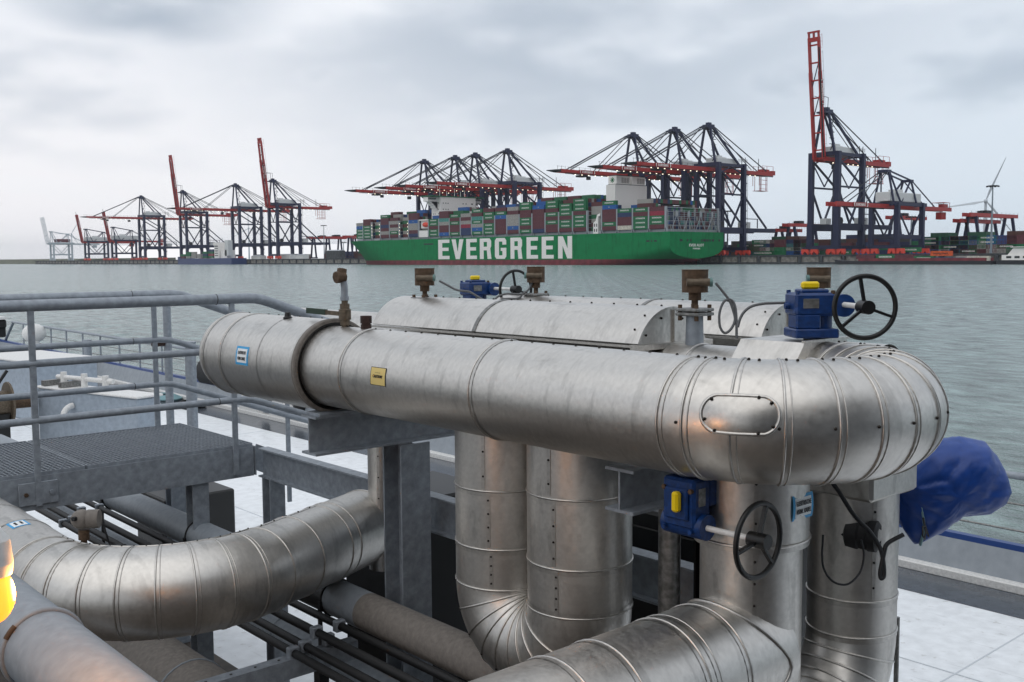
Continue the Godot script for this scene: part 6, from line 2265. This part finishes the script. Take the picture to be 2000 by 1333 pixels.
func steelwork() -> void:
	var t := thing("pipe_support", "grey steel I-beam on an H-column carrying the main pipe", "support", Vector3.ZERO)
	i_beam(t, "beam", Vector3(3.16, 4.63, -5.45), Vector3(6.0, 4.63, -5.45), 0.24, 0.17, Vector3.UP, M.galv)
	i_beam(t, "column", Vector3(3.885, 4.5, -5.45), Vector3(3.885, 2.0, -5.45), 0.21, 0.23, Vector3(0, 0, 1), M.galv)
	i_beam(t, "column", Vector3(5.6, 4.5, -5.45), Vector3(5.6, 2.0, -5.45), 0.21, 0.23, Vector3(0, 0, 1), M.galv)
	var sp := mb()
	sp.bevel_box(Vector3(3.36, 4.757, -5.45), Vector3(0.34, 0.02, 0.16), 0.004)
	put(sp, "saddle_plate", M.galv, t)
	i_beam(t, "strut", Vector3(4.0, 2.9, -5.0), Vector3(3.95, 4.25, -4.35), 0.12, 0.12, Vector3.RIGHT, M.black)
	var t2 := thing("pipe_support", "dark steel I-beam on a black column between the U-bend and handwheel", "support", Vector3.ZERO)
	i_beam(t2, "beam", Vector3(3.34, 4.66, -3.06), Vector3(5.8, 4.66, -3.06), 0.2, 0.17, Vector3.UP, M.galv)
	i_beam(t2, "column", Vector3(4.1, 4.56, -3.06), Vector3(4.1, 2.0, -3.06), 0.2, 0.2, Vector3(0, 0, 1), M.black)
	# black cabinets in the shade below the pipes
	for q in [[Vector3(4.75, 2.0, -6.5), Vector3(0.9, 1.9, 0.8), "tall black equipment cabinet in the shade behind the support column"], [Vector3(5.2, 2.0, -4.1), Vector3(1.3, 2.2, 1.2), "black equipment cabinet in the shade behind the U-bend"], [Vector3(5.3, 2.0, -12.2), Vector3(0.9, 0.85, 0.9), "black deck cabinet seen under the catwalk"]]:
		var c := thing("equipment_cabinet", q[2], "cabinet", q[0])
		var b := mb()
		b.bevel_box(Vector3(0, q[1].y / 2, 0), q[1], 0.02)
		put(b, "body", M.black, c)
		var d := mb()
		d.bevel_box(Vector3(-q[1].x / 2 - 0.008, q[1].y / 2, 0), Vector3(0.02, q[1].y - 0.2, q[1].z - 0.15), 0.005)
		put(d, "door", M.black, c)

const PS := 1.21   # size of the catwalk against the first estimate from its rail height
func pp(x: float, y: float, z: float) -> Vector3: return Vector3(x * PS, CAM_HEIGHT + (y - CAM_HEIGHT) * PS, z * PS)

func catwalk() -> void:
	var t := thing("catwalk", "galvanised grating catwalk on steel channels above the deck", "catwalk", Vector3.ZERO)
	# grating: bearing bars along z, cross rods along x, in two panels
	for q in [[-1.2, 2.21], [2.23, 3.37]]:
		var b := mb()
		var x: float = q[0]
		while x < q[1]:
			b.bar(pp(x, 4.388, -6.6), pp(x, 4.388, -7.82), 0.005, 0.03)
			x += 0.028
		var z := -6.62
		while z > -7.8:
			b.bar(pp(q[0], 4.396, z), pp(q[1], 4.396, z), 0.006, 0.008)
			z -= 0.06
		for e in [-6.6, -7.82]: b.bar(pp(q[0], 4.39, e), pp(q[1], 4.39, e), 0.006, 0.036)
		for e in [q[0], q[1]]: b.bar(pp(e, 4.39, -6.6), pp(e, 4.39, -7.82), 0.008, 0.038)
		put(b, "grating_panel", M.galv, t)
	var c := mb()
	c.bar(pp(-1.2, 4.28, -6.585), pp(3.37, 4.28, -6.585), 0.012, 0.25)
	c.bar(pp(-1.2, 4.372, -6.61), pp(3.37, 4.372, -6.61), 0.07, 0.012); c.bar(pp(-1.2, 4.18, -6.61), pp(3.37, 4.18, -6.61), 0.07, 0.012)
	put(c, "front_channel", M.galv, t)
	var c2 := mb()
	c2.bar(pp(-1.2, 4.28, -7.84), pp(3.37, 4.28, -7.84), 0.012, 0.25)
	put(c2, "back_channel", M.galv, t)
	var c3 := mb()
	c3.bar(pp(3.385, 4.28, -6.58), pp(3.385, 4.28, -7.84), 0.012, 0.25)
	put(c3, "end_channel", M.galv, t)
	# the beam that runs on from the catwalk's corner, and the legs
	var a := pp(3.45, 4.262, -6.6)
	i_beam(t, "long_beam", a + Vector3(0, 0, 0.01), Vector3(a.x, a.y, -3.2), 0.25, 0.1, Vector3.UP, M.galv)
	for l in [pp(2.98, 4.17, -6.66), pp(3.3, 4.17, -7.78), pp(3.45, 4.17, -6.45), pp(0.4, 4.17, -6.66), pp(0.4, 4.17, -7.78)]:
		i_beam(t, "leg", l, Vector3(l.x, 2.0, l.z), 0.14, 0.14, Vector3(0, 0, 1), M.galv)
	var pl := mb()
	pl.bevel_box(pp(1.92, 4.28, -6.575) + Vector3(0, 0, 0.006), Vector3(0.28, 0.17, 0.012), 0.003)
	put(pl, "post_plate", M.galv, t)
	for s in [-1.0, 1.0]:
		var bo := mb()
		bo.cyl(pp(1.92, 4.28, -6.575) + Vector3(s * 0.09, 0, 0.01), pp(1.92, 4.28, -6.575) + Vector3(s * 0.09, 0, 0.03), 0.016, -1, 6)
		put(bo, "bolt", M.rust if s < 0 else M.galv, t)
	# handrails
	for side in 2:
		var z := -6.58 if side == 0 else -7.85
		var r := thing("handrail", "galvanised three-bar handrail along the catwalk's %s" % ("side facing the clad bend" if side == 0 else "side facing the open deck"), "railing", Vector3.ZERO, "catwalk handrails")
		var k := 3.43 if side == 0 else 3.40
		for q in [[5.432, 0.036], [5.078, 0.0235], [4.728, 0.0235]]:
			var b := mb()
			var kx: float = k - (0.09 if q[1] < 0.03 else 0.0)
			var pts := [pp(-1.2, q[0], z), pp(kx - 0.1, q[0], z), pp(kx - 0.03, q[0] - 0.002, z), pp(kx + 0.03, q[0] - 0.012, z), pp(kx + 0.1, q[0] - 0.034, z), pp(kx + 1.3, q[0] - 0.034 - 0.43, z)]
			b.tube(pts, q[1] * PS, 14)
			put(b, "rail", M.galv, r)
			var col := mb()
			var wx: float = (3.12 if side == 0 else 3.03)
			col.hoop(pp(wx, q[0], z), Vector3(1, 0, 0), q[1] * PS, 0.003, 20, 5)
			put(col, "weld", M.screw, r)
		for x in ([1.92, 3.23, 0.6] if side == 0 else [3.2, 1.9, 0.6]):
			var p := mb()
			p.box((pp(x, 5.43, z) + pp(x, 4.2, z)) / 2 + Vector3(0, 0, 0.012), Vector3(0.045, 1.23 * PS, 0.02))
			put(p, "post", M.galv, r)
		var lp := mb()
		lp.box((pp(k + 0.95, 5.1, z) + pp(k + 0.95, 3.6, z)) / 2, Vector3(0.045, 1.5 * PS, 0.02))
		put(lp, "lower_post", M.galv, r)
	# stair going down from the catwalk's end
	var s := thing("catwalk_stair", "short galvanised stair leading down from the catwalk's end", "stair", Vector3.ZERO)
	for z in [-6.7, -7.7]:
		var st := mb()
		st.bar(pp(3.42, 4.3, z), pp(4.6, 3.75, z), 0.012, 0.2)
		put(st, "stringer", M.galv, s)
	for i in 4:
		var tr := mb()
		tr.box(pp(3.6 + i * 0.28, 4.22 - i * 0.14, -7.2), Vector3(0.26, 0.03, 1.2))
		put(tr, "tread", M.galv, s)

func low_pipes() -> void:
	var t := thing("grey_pipe", "long weathered grey pipe running low under the clad bend", "pipe", Vector3(3.63, 3.39, 0))
	for q in [[-14.0, -6.35, M.pipe_grey], [-6.35, -5.95, M.black], [-5.93, -5.55, M.pipe_grey], [-5.55, -1.0, M.pipe_dirty]]:
		var b := mb()
		b.cyl(Vector3(0, 0, q[0]), Vector3(0, 0, q[1]), 0.122 if q[2] != M.black else 0.126, -1, 32)
		put(b, "tube", q[2], t)
	for z in [-10.0, -8.1, -5.94]:
		var b := mb()
		b.hoop(Vector3(0, 0, z), Vector3(0, 0, 1), 0.124, 0.009, 32, 6)
		b.box(Vector3(-0.13, -0.25, z), Vector3(0.02, 0.5, 0.03))
		put(b, "strap", M.rubber, t)
	for q in [[3.68, 2.9, 0.1, M.pipe_grey, "slim grey pipe running below the black tubes"], [2.95, 2.6, 0.27, M.pipe_dirty, "broad brownish pipe low on deck under the clad bend"]]:
		var p := thing("low_pipe", q[4], "pipe", Vector3(q[0], q[1], 0))
		var b := mb()
		b.cyl(Vector3(0, 0, -14), Vector3(0, 0, -1), q[2], -1, 28)
		put(b, "tube", q[3], p)
		var c := mb()
		c.hoop(Vector3(0, 0, -6.8), Vector3(0, 0, 1), q[2], 0.01, 28, 6)
		put(c, "joint", M.pipe_grey, p)
	var names := ["nearest the weathered grey pipe", "second from the weathered grey pipe", "third from the weathered grey pipe", "fourth from the weathered grey pipe", "furthest from the weathered grey pipe"]
	for i in 5:
		var x := 3.44 - i * 0.085
		var y := 3.33 - (0.07 if i % 2 == 1 else 0.0) - (0.09 if i > 3 else 0.0)
		var p := thing("black_tube", "thin black hydraulic tube, %s" % names[i], "tube", Vector3(x, y, 0), "hydraulic tubes")
		var b := mb()
		b.cyl(Vector3(0, 0, -14), Vector3(0, 0, -1.0), 0.026, -1, 14)
		put(b, "tube", M.hose, p)
		var c := mb()
		c.bevel_box(Vector3(0, 0.0, -9.9), Vector3(0.075, 0.075, 0.05), 0.006)
		put(c, "clamp", M.galv, p)
		var c2 := mb()
		c2.bevel_box(Vector3(0, 0.0, -5.6), Vector3(0.075, 0.075, 0.05), 0.006)
		put(c2, "clamp", M.galv, p)
	var br := thing("tube_bracket", "light grey steel bar carrying the black hydraulic tubes", "bracket", Vector3(0, 0, -5.6))
	var b := mb()
	b.bar(Vector3(1.2, 3.21, 0), Vector3(3.55, 3.21, 0), 0.09, 0.012); b.bar(Vector3(1.2, 3.15, 0.042), Vector3(3.55, 3.15, 0.042), 0.01, 0.11)
	put(b, "angle_bar", M.galv, br)
	var hs := mb()
	for k in 7: hs.cyl(Vector3(2.2 + k * 0.16, 3.216, 0.0), Vector3(2.2 + k * 0.16, 3.219, 0.0), 0.009, -1, 8)
	put(hs, "bolt_holes", M.black, br)
	var lg := mb()
	lg.box(Vector3(1.6, 2.6, 0), Vector3(0.07, 1.2, 0.07)); lg.box(Vector3(3.3, 2.6, 0), Vector3(0.07, 1.2, 0.07))
	put(lg, "stand", M.black, br)
	# painted pipe close by, with a coupling ring
	var n := thing("painted_pipe", "pale grey painted pipe with raised rusty ring, beside the amber lamp", "pipe", Vector3(1.035, 4.4, 0))
	for q in [[-5.2, -3.56], [-3.56, -1.4]]:
		var pb := mb()
		pb.cyl(Vector3(0, 0, q[0]), Vector3(0, 0, q[1]), 0.128, -1, 48)
		put(pb, "tube", M.pipe_grey, n)
	var ring := mb()
	ring.hoop(Vector3(0, 0, -3.56), Vector3(0, 0, 1), 0.13, 0.011, 48, 8)
	put(ring, "ring", M.pipe_grey, n)
	var rust := mb()
	rust.tube(arc_pts(Vector3(0, 0, -3.555), Vector3(-1, 0, 0), Vector3(0, 1, 0), 0.133, 0.5, 0.85, 6), 0.0105, 8)
	put(rust, "rust_patch", M.rust, n)
	var lamp := thing("amber_lamp", "lit amber lamp in a grey housing above the painted pipe", "lamp", Vector3(0.69, 4.855, -2.79))
	var gl := mb()
	gl.ball(Vector3(0.005, -0.005, 0), 0.052, 12, Vector3(1, 1.4, 1))
	put(gl, "lamp_glass", mat(hexc("ffb040"), 0.3, 0.0, {"emit": hexc("ff9428"), "ee": 1.6}), lamp)
	var hsn := mb()
	hsn.lathe(Vector3(0, 0.05, 0), Vector3.UP, [[0, 0.052], [0.03, 0.056], [0.09, 0.05], [0.12, 0.03], [0.12, 0.0]], 20)
	put(hsn, "housing", M.white, lamp)
	var li := OmniLight3D.new()
	li.name = "lamp_light"
	li.light_color = hexc("ffab55")
	li.light_energy = 0.26
	li.light_size = 0.05
	li.omni_range = 12.0
	li.omni_attenuation = 2.0
	li.shadow_enabled = true
	lamp.add_child(li)
	li.position = Vector3(0.07, 0.0, 0.0)

func _ready() -> void:
	set_view()
	make_materials()
	make_water()
	make_quay()
	make_ship()
	make_ship_cargo()
	make_cranes()
	make_terminal()
	make_feeder()
	make_river_barges()
	make_deck()
	deckhouse()
	main_pipe()
	second_pipes()
	vertical_pipes()
	left_pipe()
	steelwork()
	catwalk()
	low_pipes()
	fittings()
	cables()
	tarpaulin()
	deck_fittings()
